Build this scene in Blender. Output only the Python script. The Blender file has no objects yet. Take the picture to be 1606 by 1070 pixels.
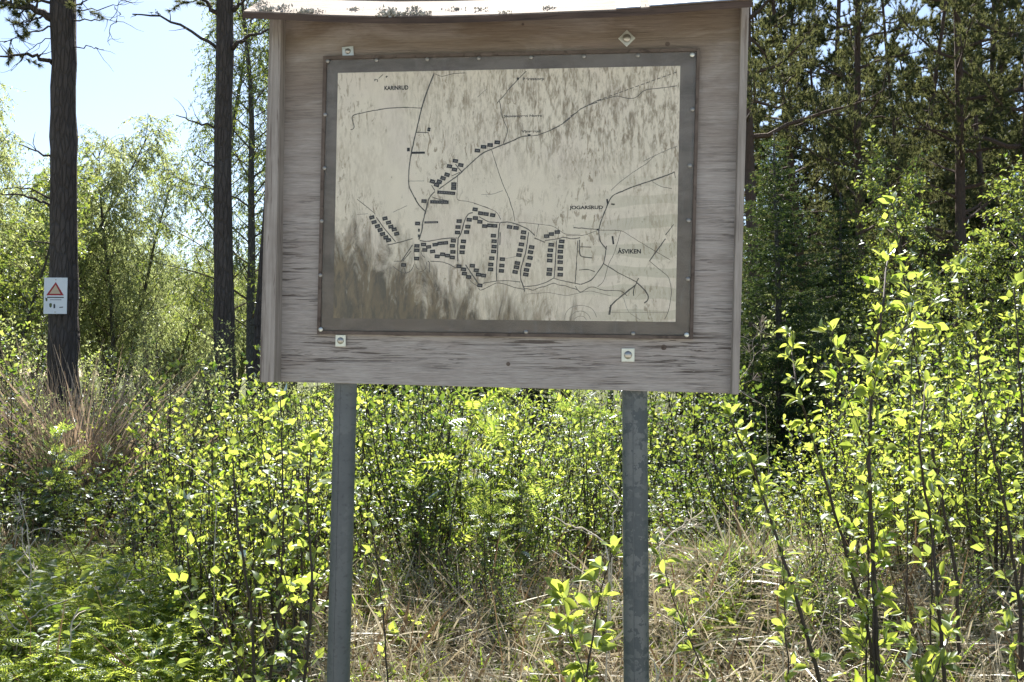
import bpy, math, random
import numpy as np
from mathutils import Matrix, Vector
PI = math.pi
SC = bpy.context.scene
COL = SC.collection
RNG = np.random.default_rng(7)

# ------------------------------------------------------------------ camera, sky, sun, exposure
EYE = np.array([0.0, 0.0, 1.6]); F = 1391.0; PW, PH = 1606, 1070
PITCH, ROLL = math.radians(2.87), math.radians(0.90)
fw = np.array([0, math.cos(PITCH), math.sin(PITCH)])
_up0 = np.array([0, -math.sin(PITCH), math.cos(PITCH)]); _rt0 = np.array([1.0, 0, 0])
rt = math.cos(ROLL)*_rt0 + math.sin(ROLL)*_up0
up = -math.sin(ROLL)*_rt0 + math.cos(ROLL)*_up0
cam_d = bpy.data.cameras.new('camera'); cam = bpy.data.objects.new('camera', cam_d); COL.objects.link(cam)
cam_d.sensor_width = 36; cam_d.lens = F/PW*36; cam_d.clip_end = 2000; cam_d.clip_start = 0.05
cam.matrix_world = Matrix(((rt[0], up[0], -fw[0], EYE[0]), (rt[1], up[1], -fw[1], EYE[1]), (rt[2], up[2], -fw[2], EYE[2]), (0, 0, 0, 1)))
SC.camera = cam
SUN_EL, SUN_AZ = math.radians(52), math.radians(-6)          # azimuth from +Y, clockwise
w = bpy.data.worlds.new('World'); SC.world = w; w.use_nodes = True
nt = w.node_tree; bg = nt.nodes['Background']
sk = nt.nodes.new('ShaderNodeTexSky'); sk.sky_type = 'NISHITA'; sk.sun_disc = False
sk.sun_elevation = SUN_EL; sk.sun_rotation = SUN_AZ; sk.air_density = 1.0; sk.dust_density = 0.75; sk.ozone_density = 1.0
nt.links.new(sk.outputs[0], bg.inputs[0]); bg.inputs[1].default_value = 0.061
sd = bpy.data.lights.new('sun', 'SUN'); sd.energy = 5.0; sd.angle = math.radians(0.53); sd.color = (1, 0.95, 0.86)
sun = bpy.data.objects.new('sun', sd); COL.objects.link(sun)
sdir = Vector((math.sin(SUN_AZ)*math.cos(SUN_EL), math.cos(SUN_AZ)*math.cos(SUN_EL), math.sin(SUN_EL)))
sun.rotation_euler = sdir.to_track_quat('Z', 'Y').to_euler(); sun.location = (0, 10, 20)
SC.view_settings.view_transform = 'Standard'; SC.view_settings.look = 'None'
SC.view_settings.exposure = 1.82; SC.view_settings.gamma = 1; SC.view_settings.use_curve_mapping = False
SC.cycles.max_bounces = 8; SC.cycles.diffuse_bounces = 4; SC.cycles.transmission_bounces = 6
SC.cycles.transparent_max_bounces = 8; SC.cycles.caustics_reflective = False; SC.cycles.caustics_refractive = False

def ray(px, py):
    return fw + (px-PW/2)/F*rt - (py-PH/2)/F*up
def at(px, py, Y):                       # point at distance Y (metres north of the camera)
    d = ray(px, py); return EYE + d*(Y/d[1])

# ------------------------------------------------------------------ helpers
class MB:
    def __init__(s): s.v = []; s.q = []; s.t = []; s.n = 0
    def add(s, V, Q=None, T=None):
        V = np.asarray(V, float).reshape(-1, 3)
        if Q is not None and len(Q): s.q.append(np.asarray(Q, int).reshape(-1, 4)+s.n)
        if T is not None and len(T): s.t.append(np.asarray(T, int).reshape(-1, 3)+s.n)
        s.v.append(V); s.n += len(V)
    def box(s, lo, hi, M=None):
        x0, y0, z0 = lo; x1, y1, z1 = hi
        V = np.array([(x0,y0,z0),(x1,y0,z0),(x1,y1,z0),(x0,y1,z0),(x0,y0,z1),(x1,y0,z1),(x1,y1,z1),(x0,y1,z1)], float)
        if M is not None: V = V @ M[:3, :3].T + M[:3, 3]
        s.add(V, [(0,3,2,1),(4,5,6,7),(0,1,5,4),(1,2,6,5),(2,3,7,6),(3,0,4,7)])
    def prism(s, poly, z0, z1):          # convex polygon (counter-clockwise) between two local heights
        k = len(poly); V = [(a, b, z0) for a, b in poly]+[(a, b, z1) for a, b in poly]
        T = [(0, i+1, i) for i in range(1, k-1)]+[(k, k+i, k+i+1) for i in range(1, k-1)]
        s.add(V, [(i, (i+1) % k, k+(i+1) % k, k+i) for i in range(k)], T)
    def tube(s, P, R, n=6, cap=True):
        P = np.asarray(P, float); m = len(P); R = np.broadcast_to(np.asarray(R, float), (m,))
        D = np.gradient(P, axis=0); D /= np.linalg.norm(D, axis=1)[:, None]+1e-12
        a = np.array([1.0, 0, 0]) if abs(D[0][0]) < .8 else np.array([0, 1.0, 0])
        X = np.zeros((m, 3))
        for i in range(m):
            a = a-D[i]*(a@D[i]); a /= np.linalg.norm(a)+1e-12; X[i] = a
        Yv = np.cross(D, X); th = np.arange(n)*2*PI/n
        V = P[:, None]+R[:, None, None]*(np.cos(th)[None, :, None]*X[:, None]+np.sin(th)[None, :, None]*Yv[:, None])
        i = np.arange(m-1)[:, None]; j = np.arange(n)[None]; k = (j+1) % n
        Q = np.stack(np.broadcast_arrays(i*n+j, i*n+k, (i+1)*n+k, (i+1)*n+j), -1).reshape(-1, 4)
        T = []
        if cap: T = [(0, b+1, b) for b in range(1, n-1)]+[((m-1)*n, (m-1)*n+b, (m-1)*n+b+1) for b in range(1, n-1)]
        s.add(V.reshape(-1, 3), Q, T)
    def scatter(s, tmpl, pos, d, nrm, size, wid=None):     # many leaves at once: template along +Y, face normal +Z
        V, Q, T = tmpl
        pos = np.asarray(pos, float); N = len(pos)
        if N == 0: return
        d = unit(np.asarray(d, float)); nrm = np.asarray(nrm, float)
        x = unit(np.cross(d, nrm)); z = np.cross(x, d)
        size = np.broadcast_to(np.asarray(size, float), (N,)); wd = size if wid is None else np.broadcast_to(np.asarray(wid, float), (N,))
        W = pos[:, None]+V[None, :, 0:1]*(x*wd[:, None])[:, None]+V[None, :, 1:2]*(d*size[:, None])[:, None]+V[None, :, 2:3]*(z*size[:, None])[:, None]
        k = len(V); off = (np.arange(N)*k)[:, None, None]
        s.add(W.reshape(-1, 3), None if Q is None else (np.asarray(Q)[None]+off).reshape(-1, 4), None if T is None else (np.asarray(T)[None]+off).reshape(-1, 3))
    def mesh(s, name, m, smooth=False):
        me = bpy.data.meshes.new(name)
        V = np.concatenate(s.v); q = np.concatenate(s.q) if s.q else np.zeros((0, 4), int); t = np.concatenate(s.t) if s.t else np.zeros((0, 3), int)
        me.vertices.add(len(V)); me.vertices.foreach_set('co', V.astype(np.float32).ravel())
        nl = len(q)*4+len(t)*3; me.loops.add(nl); me.loops.foreach_set('vertex_index', np.concatenate([q.ravel(), t.ravel()]).astype(np.int32))
        me.polygons.add(len(q)+len(t))
        st = np.concatenate([np.arange(len(q))*4, len(q)*4+np.arange(len(t))*3]).astype(np.int32)
        me.polygons.foreach_set('loop_start', st)
        me.polygons.foreach_set('use_smooth', np.full(len(q)+len(t), bool(smooth)))
        me.update(calc_edges=True); me.validate()
        if m: me.materials.append(m)
        return me
    def build(s, name, m, parent=None, smooth=False, kind=None):
        return link(name, s.mesh(name, m, smooth), parent, kind)
def unit(a): return a/(np.linalg.norm(a, axis=-1, keepdims=True)+1e-12)
def link(name, data, parent=None, kind=None):
    o = bpy.data.objects.new(name, data); COL.objects.link(o)
    if parent is not None: o.parent = parent
    if kind: o['kind'] = kind
    return o
def tag(o, label, cat, group=None, kind=None):
    o['label'] = label; o['category'] = cat
    if group: o['group'] = group
    if kind: o['kind'] = kind
    return o
def thing(name, label, cat, loc=(0, 0, 0), group=None):
    o = link(name, None); o.empty_display_size = .1; o.location = tuple(loc)
    return tag(o, label, cat, group)
def copy_thing(src, label, loc, rz=0, sc=1.0, group=None, cat=None):
    r = src.copy(); COL.objects.link(r)
    for ch in list(src.children):
        c = ch.copy(); COL.objects.link(c); c.parent = r
        for g in list(ch.children):
            e = g.copy(); COL.objects.link(e); e.parent = c
    r.location = tuple(loc); r.rotation_euler = (0, 0, rz); r.scale = (sc,)*3 if np.isscalar(sc) else sc
    r['label'] = label
    if cat: r['category'] = cat
    if group: r['group'] = group
    elif 'group' in r: del r['group']
    return r
def smooth01(a, b, x):
    t = np.clip((x-a)/(b-a), 0, 1); return t*t*(3-2*t)

# ------------------------------------------------------------------ materials
class NT:
    def __init__(s, name):
        s.m = bpy.data.materials.new(name); s.m.use_nodes = True; s.t = s.m.node_tree; s.t.nodes.clear()
        s.out = s.t.nodes.new('ShaderNodeOutputMaterial')
    def n(s, typ, props=None, **ins):
        o = s.t.nodes.new('ShaderNode'+typ)
        for k, v in (props or {}).items(): setattr(o, k, v)
        for k, v in ins.items():
            k2 = int(k[1:]) if k[0] == 'i' and k[1:].isdigit() else k.replace('_', ' ')
            s.set(o.inputs[k2], v)
        return o
    def set(s, sock, v):
        if isinstance(v, bpy.types.Node): s.t.links.new(v.outputs[0], sock)
        elif isinstance(v, bpy.types.NodeSocket): s.t.links.new(v, sock)
        else: sock.default_value = v
    def coord(s, scale=(1, 1, 1), out='Object', loc=(0, 0, 0)):
        c = s.n('TexCoord'); return s.n('Mapping', Vector=c.outputs[out], Scale=scale, Location=loc)
    def noise(s, vec, scale, detail=5, rough=.55, dist=0):
        return s.n('TexNoise', Vector=vec, Scale=scale, Detail=detail, Roughness=rough, Distortion=dist)
    def ramp(s, fac, stops):
        r = s.n('ValToRGB', Fac=fac); e = r.color_ramp.elements
        while len(e) < len(stops): e.new(.5)
        for el, (p, c) in zip(e, stops):
            el.position = p; el.color = (c, c, c, 1) if np.isscalar(c) else (*c, 1)
        return r
    def mix(s, fac, a, b, mode='MIX'):
        m = s.t.nodes.new('ShaderNodeMix'); m.data_type = 'RGBA'; m.blend_type = mode
        s.set(m.inputs[0], fac); 
        for i, v in ((6, a), (7, b)):
            s.set(m.inputs[i], (*v, 1) if isinstance(v, tuple) and len(v) == 3 else v)
        return m.outputs[2]
    def math(s, op, a, b=0.0):
        m = s.n('Math', {'operation': op}); s.set(m.inputs[0], a); s.set(m.inputs[1], b); return m
    def bump(s, h, strength=.3, dist=.01):
        return s.n('Bump', Height=h, Strength=strength, Distance=dist)
    def princ(s, col, rough=.8, bump=None, metal=0.0, spec=.3):
        p = s.n('BsdfPrincipled'); s.set(p.inputs['Base Color'], (*col, 1) if isinstance(col, tuple) else col); s.set(p.inputs['Roughness'], rough)
        p.inputs['Metallic'].default_value = metal; p.inputs['Specular IOR Level'].default_value = spec
        if bump is not None: s.t.links.new(bump.outputs[0], p.inputs['Normal'])
        s.t.links.new(p.outputs[0], s.out.inputs[0]); return s.m

def leaf_mat(name, d0, d1, t0, t1, gloss=.06, rough=.45, tfac=.58, fm=.32):
    k = NT(name); g = k.n('NewGeometry'); r = g.outputs['Random Per Island']
    a = k.mix(r, d0, d1); b = k.mix(r, t0, t1)
    D = k.n('BsdfDiffuse', Color=a); T = k.n('BsdfTranslucent', Color=b); G = k.n('BsdfGlossy', Roughness=rough, Color=(.9, .95, 1, 1))
    M = k.n('MixShader', Fac=tfac); k.t.links.new(D.outputs[0], M.inputs[1]); k.t.links.new(T.outputs[0], M.inputs[2])
    fr = k.n('Fresnel', IOR=1.4); f2 = k.math('MULTIPLY_ADD', fr, fm); f2.inputs[2].default_value = gloss*.3
    M2 = k.n('MixShader', Fac=f2); k.t.links.new(M.outputs[0], M2.inputs[1]); k.t.links.new(G.outputs[0], M2.inputs[2])
    k.t.links.new(M2.outputs[0], k.out.inputs[0]); return k.m

M = {}
M['leaf_bright'] = leaf_mat('bright_spring_leaf', (.04, .085, .012), (.13, .17, .03), (.24, .38, .02), (.68, .73, .13))
M['leaf_mid'] = leaf_mat('fresh_leaf', (.03, .07, .018), (.10, .135, .04), (.15, .27, .02), (.54, .61, .12))
M['leaf_dark'] = leaf_mat('dull_leaf', (.025, .055, .02), (.08, .11, .035), (.08, .16, .015), (.32, .38, .05), fm=.3)
M['leaf_pale'] = leaf_mat('pale_hazed_willow_leaf', (.12, .145, .07), (.19, .20, .11), (.34, .42, .14), (.50, .54, .22), gloss=.02, fm=.15)  # pale leaf green, lightened further to stand in for veiling haze
M['leaf_birch'] = leaf_mat('birch_leaf', (.04, .075, .025), (.10, .13, .04), (.14, .22, .03), (.36, .40, .07), fm=.25)
M['needle_pine'] = leaf_mat('pine_needle', (.045, .06, .032), (.10, .11, .055), (.08, .10, .035), (.24, .24, .09), tfac=.4, gloss=.0, fm=.03)
M['needle_spruce'] = leaf_mat('spruce_needle', (.028, .055, .028), (.06, .085, .04), (.05, .09, .02), (.11, .14, .035), tfac=.35, gloss=.0, fm=.03)
M['needle_tip'] = leaf_mat('young_spruce_tip', (.10, .13, .05), (.14, .15, .06), (.25, .30, .08), (.34, .34, .10), tfac=.4, gloss=0, fm=.1)
M['straw'] = leaf_mat('dry_straw', (.36, .31, .22), (.58, .525, .40), (.26, .215, .14), (.42, .365, .25), tfac=.35, gloss=.02, fm=.12)
M['reed'] = leaf_mat('dry_reed', (.34, .25, .18), (.50, .40, .29), (.26, .19, .13), (.38, .29, .20), tfac=.35, gloss=.01, fm=.1)
M['grass'] = leaf_mat('green_grass', (.05, .10, .015), (.10, .15, .03), (.20, .35, .02), (.36, .45, .05))
M['herb'] = leaf_mat('herb_leaf', (.07, .13, .02), (.15, .19, .04), (.36, .48, .05), (.64, .70, .13), gloss=.01, fm=.08)

def bark(name, c0, c1, c2, sx=9, sz=2.2, strength=.8):
    k = NT(name); v = k.coord((sx, sx, sz)); n1 = k.noise(v, 2.2, 8, .65, 1.2)
    vo = k.n('TexVoronoi', {'feature': 'DISTANCE_TO_EDGE'}, Vector=k.coord((sx*1.2, sx*1.2, sz*1.2)), Scale=2.0, Randomness=1)
    cr = k.ramp(vo, [(0, .35), (.16, 1)]); n2 = k.noise(k.coord((1, 1, .7)), 3, 4)
    c = k.mix(n1, c0, c1); c = k.mix(k.ramp(n2, [(.45, 0), (.7, .7)]), c, c2)
    c = k.mix(k.math('MULTIPLY', k.math('SUBTRACT', 1.0, cr), .6), c, (.03, .025, .02))
    h = k.math('ADD', n1, k.math('MULTIPLY', cr, .8))
    return k.princ(c, .9, k.bump(h, strength, .03))
M['bark_pine'] = bark('pine_bark', (.06, .047, .042), (.105, .082, .072), (.11, .095, .09), 9, 2.0, 1.0)
M['bark_red'] = bark('red_pine_bark', (.065, .042, .034), (.13, .08, .06), (.085, .07, .065), 11, 2.6, .5)
M['bark_birch'] = bark('birch_bark', (.30, .28, .26), (.55, .53, .50), (.10, .09, .08), 3, 9, .3)
M['bark_grey'] = bark('grey_bark', (.07, .065, .06), (.15, .14, .125), (.10, .09, .07), 12, 4)
def plain(name, col, var=.25, rough=.85, scale=30, bump=.3, metal=0.0, spec=.3):
    k = NT(name); n = k.noise(k.coord(), scale, 5, .6)
    c = k.mix(n, tuple(x*(1-var) for x in col), tuple(x*(1+var) for x in col))
    return k.princ(c, rough, k.bump(n, bump, .004), metal, spec)
M['twig'] = plain('dark_twig', (.055, .042, .034), .4, .7)
M['stem_green'] = plain('green_stem', (.10, .12, .05), .4)
M['twig_brown'] = plain('brown_twig', (.10, .075, .055), .4)
M['dead'] = plain('bleached_stalk', (.52, .46, .38), .3)
M['dead_grey'] = plain('dry_grey_twig', (.30, .25, .21), .35)
M['lichen'] = plain('grey_lichen', (.36, .36, .33), .5, .95, 60)
M['moss'] = leaf_mat('yellow_moss', (.22, .17, .02), (.34, .27, .04), (.2, .18, .02), (.3, .25, .03), tfac=.25)
M['print'] = plain('black_print', (.013, .012, .014), .3, .6, 200, 0)
M['print_road'] = plain('grey_road_print', (.085, .078, .07), .35, .6, 80, 0)
M['print_faint'] = plain('faded_print', (.24, .225, .20), .2, .6, 80, 0)
M['print_tick'] = plain('pale_number_print', (.20, .19, .19), .2, .6, 200, 0)
M['washer'] = plain('zinc_plate', (.62, .63, .58), .15, .35, 120, .1, .6, .5)
M['bolt'] = plain('bolt_head', (.42, .40, .36), .3, .35, 100, .2, .8, .5)
M['screw'] = plain('dull_screw', (.30, .29, .27), .3, .4, 200, .1, .6, .5)
M['dark'] = plain('dark_void', (.03, .028, .026), .3)

def plywood():
    k = NT('weathered_plywood')
    g1 = k.noise(k.coord((2.2, 64, 1)), 3.2, 8, .70, .25)               # grain along the sheet
    g2 = k.noise(k.coord((4.5, 170, 1), loc=(3, 1, 0)), 3.0, 5, .6, .2)
    broad = k.noise(k.coord((1.0, 2.2, 1), loc=(1.7, 0, 0)), 2.2, 4, .6, .6)
    sep = k.n('SeparateXYZ', Vector=k.n('TexCoord').outputs['Object'])
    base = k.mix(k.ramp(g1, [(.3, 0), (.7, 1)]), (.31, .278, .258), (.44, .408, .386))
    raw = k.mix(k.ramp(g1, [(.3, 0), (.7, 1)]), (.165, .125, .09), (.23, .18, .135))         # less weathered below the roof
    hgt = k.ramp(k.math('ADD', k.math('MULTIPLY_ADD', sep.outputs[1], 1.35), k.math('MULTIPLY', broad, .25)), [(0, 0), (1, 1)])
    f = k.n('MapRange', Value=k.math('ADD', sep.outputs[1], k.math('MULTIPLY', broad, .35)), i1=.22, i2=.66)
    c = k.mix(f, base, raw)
    sk2 = k.noise(k.coord((18, 420, 1)), 2.0, 3, .6); c = k.mix(k.ramp(sk2, [(.35, .35), (.6, 0)]), c, (.10, .085, .075))
    red = k.ramp(k.noise(k.coord((1, 3, 1), loc=(5, 2, 0)), 4, 3), [(.55, 0), (.75, .5)])
    c = k.mix(red, c, (.26, .205, .18))
    c = k.mix(k.ramp(k.noise(k.coord((1.2, 4.5, 1), loc=(6, 3, 0)), 2.6, 5, .6, 1.0), [(.5, 0), (.72, .6)]), c, (.44, .415, .395))
    c = k.mix(k.ramp(k.noise(k.coord((.9, 5, 1), loc=(1, 8, 0)), 3.0, 5, .6, 1.2), [(.54, 0), (.74, .6)]), c, (.20, .165, .145))
    # open cracks in the veneer, more of them low down
    cn = k.noise(k.coord((3.6, 88, 1), loc=(9, 4, 0)), 2.2, 7, .64, .8)
    area = k.ramp(k.noise(k.coord((1.6, 5, 1), loc=(2, 7, 0)), 2.4, 3, .5, .4), [(.42, 0), (.6, 1)])
    low = k.n('MapRange', Value=sep.outputs[1], i1=.35, i2=-.2)
    cr = k.math('MULTIPLY', k.math('MULTIPLY', k.ramp(cn, [(.535, 0), (.58, 1)]), area), k.math('ADD', k.math('MULTIPLY', low, .8), .2))
    fine = k.ramp(g2, [(.52, 0), (.66, .55)])
    c = k.mix(k.math('MULTIPLY', fine, .7), c, (.14, .115, .10))
    c = k.mix(k.math('MULTIPLY', cr, .85), c, (.07, .055, .048))
    h = k.math('SUBTRACT', k.math('ADD', k.math('MULTIPLY', g1, .5), k.math('MULTIPLY', g2, .4)), cr)
    return k.princ(c, .85, k.bump(h, .55, .004), 0, .2)
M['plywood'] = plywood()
def plank(name, c0, c1, dark, sc=(26, 1.2, 26), rough=.85):
    k = NT(name); g = k.noise(k.coord(sc), 3.5, 8, .65, .4); b = k.noise(k.coord((3, 3, 3)), 2, 4)
    c = k.mix(k.ramp(g, [(.3, 0), (.7, 1)]), c0, c1)
    c = k.mix(k.ramp(k.noise(k.coord(sc, loc=(4, 4, 4)), 5, 5, .6, .6), [(.56, 0), (.64, .8)]), c, dark)
    c = k.mix(k.ramp(b, [(.5, 0), (.75, .5)]), c, dark)
    return k.princ(c, rough, k.bump(g, .5, .004), 0, .2)
M['side'] = plank('weathered_side_board', (.21, .185, .165), (.36, .33, .305), (.15, .125, .11))
M['roof'] = plank('bleached_roof_board', (.20, .152, .118), (.33, .265, .215), (.13, .095, .075), (1.4, 24, 24))
M['roof_dark'] = plank('dark_roof_edge', (.05, .036, .03), (.10, .07, .055), (.03, .024, .02), (1.4, 24, 24))
M['rim'] = plank('brown_edge_strip', (.085, .066, .056), (.15, .122, .105), (.06, .046, .04), (8, 8, 8))
def galv(name, c0, c1, c2, big):
    k = NT(name)
    vo = k.n('TexVoronoi', {'feature': 'F1'}, Vector=k.mix(.12, k.coord((1, 1, .75)).outputs[0], k.noise(k.coord(), 25, 3).outputs['Color']), Scale=big, Randomness=1)
    sel = k.n('SeparateColor', Color=vo.outputs['Color'])
    c = k.mix(k.ramp(sel.outputs[0], [(.35, 0), (.6, 1)]), c0, c1)
    c = k.mix(k.ramp(k.noise(k.coord((1, 1, .4)), 9, 5, .65), [(.45, 0), (.75, .8)]), c, c2)
    st = k.ramp(k.noise(k.coord((60, 60, 2.0)), 1.5, 4, .6), [(.55, 0), (.7, .5)])
    c = k.mix(st, c, tuple(x*.6 for x in c2))
    return k.princ(c, .5, k.bump(k.noise(k.coord(), 60, 4), .15, .003), .35, .5)
M['post_plain'] = galv('grey_zinc_pipe', (.095, .108, .118), (.115, .128, .138), (.07, .08, .09), 7)
M['post_spangle'] = galv('blotched_zinc_pipe', (.065, .08, .09), (.13, .143, .15), (.09, .103, .113), 40)
M['strap'] = plain('zinc_strap', (.30, .34, .42), .2, .5, 30, .2, .3, .5)
def backing():
    k = NT('grimy_backing_sheet'); n = k.noise(k.coord((1.5, 3.5, 1)), 5, 6, .65, .5); n2 = k.noise(k.coord((9, 2, 1)), 6, 4)
    sep = k.n('SeparateXYZ', Vector=k.n('TexCoord').outputs['Object'])
    up_ = k.n('MapRange', Value=sep.outputs[1], i1=-.28, i2=.38)
    c = k.mix(up_, (.145, .116, .094), (.160, .140, .128))
    c = k.mix(k.ramp(n, [(.42, 0), (.68, .8)]), c, (.07, .055, .045))
    c = k.mix(k.ramp(n2, [(.55, 0), (.75, .35)]), c, (.18, .17, .165))
    return k.princ(c, .7, None, 0, .3)
M['backing'] = backing()
def paper():
    k = NT('stained_map_paper'); co = k.n('TexCoord').outputs['Object']; sep = k.n('SeparateXYZ', Vector=co); X, Yc = sep.outputs[0], sep.outputs[1]
    base = k.mix(k.noise(k.coord((1, 1, 1)), 5, 3), (.72, .65, .535), (.79, .725, .62))
    base = k.mix(k.ramp(k.noise(k.coord((3, 2, 1), loc=(3, 5, 0)), 2.6, 4), [(.5, 0), (.75, .45)]), base, (.68, .59, .55))   # pinkish patches
    # printed land tints and contour ripples towards the lower right
    wv = k.n('TexWave', {'wave_type': 'RINGS'}, Vector=k.coord((1, 1.7, 1), loc=(-.10, .42, 0)), Scale=3.4, Distortion=5.0, Detail=2.0, Detail_Scale=1.2)
    lr = k.math('MULTIPLY', k.n('MapRange', Value=X, i1=.12, i2=.30), k.n('MapRange', Value=Yc, i1=.13, i2=-.05))
    base = k.mix(k.math('MULTIPLY', lr, k.ramp(wv, [(.45, 0), (.55, .55)])), base, (.47, .45, .35))
    # algae running down the sheet in streaks
    st = k.noise(k.coord((60, 17, 1)), 1.0, 8, .68, .5); st2 = k.noise(k.coord((170, 42, 1), loc=(2, 9, 0)), 1.0, 6, .62, .8)
    reg = k.noise(k.coord((3.2, 3.0, 1), loc=(4.4, 2.2, 0)), 1.5, 4, .6, .5)
    m = k.math('MULTIPLY', k.ramp(reg, [(.42, .06), (.62, 1)]), k.ramp(k.math('ADD', k.math('MULTIPLY', st, .55), k.math('MULTIPLY', st2, .5)), [(.46, 0), (.64, 1)]))
    upr = k.n('MapRange', Value=k.math('ADD', X, k.math('MULTIPLY', Yc, .35)), i1=-.28, i2=.14)
    upr2 = k.n('MapRange', Value=Yc, i1=.04, i2=.16)
    m2 = k.math('MULTIPLY', k.math('MULTIPLY', upr, upr2), k.ramp(k.math('ADD', k.math('MULTIPLY', st, .6), k.math('MULTIPLY', st2, .45)), [(.49, 0), (.62, .95)]))
    c = k.mix(k.math('MULTIPLY', m, .45), base, (.31, .235, .15))
    c = k.mix(k.math('MULTIPLY', m2, .78), c, (.17, .128, .075))
    # heavy mould in the lower left corner and along the foot
    dl = k.n('MapRange', Value=k.math('SUBTRACT', k.math('MULTIPLY', Yc, -1.25), k.math('MULTIPLY', X, .60)), i1=.15, i2=.47)
    mo = k.noise(k.coord((22, 6.5, 1), loc=(7, 3, 0)), 1.2, 8, .70, .7)
    mm = k.n('MapRange', Value=k.math('ADD', k.math('MULTIPLY', dl, .60), k.math('MULTIPLY', mo, 1.2)), i1=.82, i2=1.10)
    c = k.mix(k.math('MULTIPLY', mm, .9), c, k.mix(k.ramp(k.noise(k.coord((34, 8, 1)), 1.5, 6, .7, .6), [(.40, 0), (.64, 1)]), (.026, .017, .007), (.15, .105, .05)))
    mk = k.noise(k.coord((75, 22, 1), loc=(6, 1, 0)), 1, 6, .72, 1.2); ma = k.ramp(k.noise(k.coord((5, 4, 1), loc=(8, 8, 0)), 1.6, 4, .6), [(.42, .0), (.6, 1)])
    c = k.mix(k.math('MULTIPLY', k.ramp(mk, [(.54, 0), (.60, .75)]), ma), c, (.22, .165, .10))
    sp = k.ramp(k.noise(k.coord((60, 34, 1), loc=(1, 1, 0)), 1, 3, .6), [(.66, 0), (.72, .5)])
    c = k.mix(sp, c, (.25, .22, .17))
    return k.princ(c, .75, None, 0, .2)
M['paper'] = paper()
def acrylic():
    k = NT('clear_acrylic'); T = k.n('BsdfTransparent', Color=(.97, .97, .96, 1)); G = k.n('BsdfGlossy', Roughness=.38, Color=(1, 1, 1, 1)); D = k.n('BsdfDiffuse', Color=(.5, .49, .46, 1))
    a = k.n('MixShader', Fac=.018); k.t.links.new(T.outputs[0], a.inputs[1]); k.t.links.new(G.outputs[0], a.inputs[2])
    dust = k.ramp(k.noise(k.coord((3, 1.5, 1)), 4, 5), [(.4, .0), (.75, .035)])
    b = k.n('MixShader', Fac=dust); k.t.links.new(a.outputs[0], b.inputs[1]); k.t.links.new(D.outputs[0], b.inputs[2])
    k.t.links.new(b.outputs[0], k.out.inputs[0]); return k.m
M['acrylic'] = acrylic()
def soil():
    k = NT('forest_floor'); a = k.noise(k.coord(), 1.3, 8, .65, .5); b = k.noise(k.coord(), 22, 6, .7)
    c = k.mix(k.ramp(b, [(.3, 0), (.7, 1)]), (.055, .045, .025), (.15, .12, .07))
    c = k.mix(k.ramp(a, [(.35, .2), (.6, .9)]), c, (.06, .085, .025))
    return k.princ(c, .95, k.bump(b, .8, .05), 0, .1)
M['soil'] = soil()

# ------------------------------------------------------------------ ground
def ground(x, y):
    x = np.asarray(x, float); y = np.asarray(y, float)
    z = .36*smooth01(3.3, 5.8, y)+.22*smooth01(6, 14, y)+.10*smooth01(14, 60, y)
    z = z+.16*np.exp(-((x-1.45)/.75)**2-((y-5.3)/.8)**2)+.12*np.exp(-((x-3.3)/.8)**2-((y-5.0)/.9)**2)
    z = z-.14*np.exp(-((x-.95)/.35)**2-((y-6.6)/.9)**2)
    near = np.exp(-(np.hypot(x, y)/30)**2)
    z = z+near*(.04*np.sin(7.3*x+1.3*y+.5)*np.sin(6.1*y-2.2*x)*smooth01(3.4, 4.2, y)+.035*np.sin(1.9*x+.6*y)+.03*np.sin(2.7*y-.8*x+1)+.018*np.sin(5.3*x+2)*np.sin(4.9*y))
    return z+2.0*smooth01(45, 260, np.hypot(x, y))*np.sin(x*.013+1)**2
def axis(lo, hi, n_in, far):
    inner = np.linspace(lo, hi, n_in); k = 26; g = np.geomspace(.3, far, k)
    return np.concatenate([lo-g[::-1], inner, hi+g])
gx = axis(-8, 8, 110, 1200); gy = axis(-2, 14, 110, 1200)
GX, GY = np.meshgrid(gx, gy); b = MB(); nx = len(gx)
i, j = np.meshgrid(np.arange(len(gy)-1), np.arange(nx-1), indexing='ij')
b.add(np.stack([GX, GY, ground(GX, GY)], -1).reshape(-1, 3), np.stack([i*nx+j, i*nx+j+1, (i+1)*nx+j+1, (i+1)*nx+j], -1).reshape(-1, 4))
b.build('ground', M['soil'], None, True, 'structure')

def gravel():
    k = NT('pale_gravel'); a = k.noise(k.coord(), 90, 6, .75); b2 = k.noise(k.coord(), 1.2, 5)
    c = k.mix(k.ramp(a, [(.3, 0), (.7, 1)]), (.27, .25, .225), (.47, .44, .40)); c = k.mix(k.ramp(b2, [(.5, 0), (.8, .4)]), c, (.24, .21, .18))
    return k.princ(c, .95, k.bump(a, .6, .02), 0, .1)
b = MB(); ex = np.linspace(-60, 60, 121); ey = np.array([-7.5, -5, -2.5, 0, .7, 1.0])  # unseen gravel road, added to bounce sunlight onto the board face
EX, EY = np.meshgrid(ex, ey); EY2 = EY+.18*np.sin(EX*.9)*(EY > .6); EZ = np.maximum(ground(EX, EY2)+.012, .075)-.06*(EY > .9); i, j = np.meshgrid(np.arange(5), np.arange(120), indexing='ij')
b.add(np.stack([EX, EY2, EZ], -1).reshape(-1, 3), np.stack([i*121+j, i*121+j+1, (i+1)*121+j+1, (i+1)*121+j], -1).reshape(-1, 4)); b.build('bounce_gravel_road', gravel(), None, True, 'structure')

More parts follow.
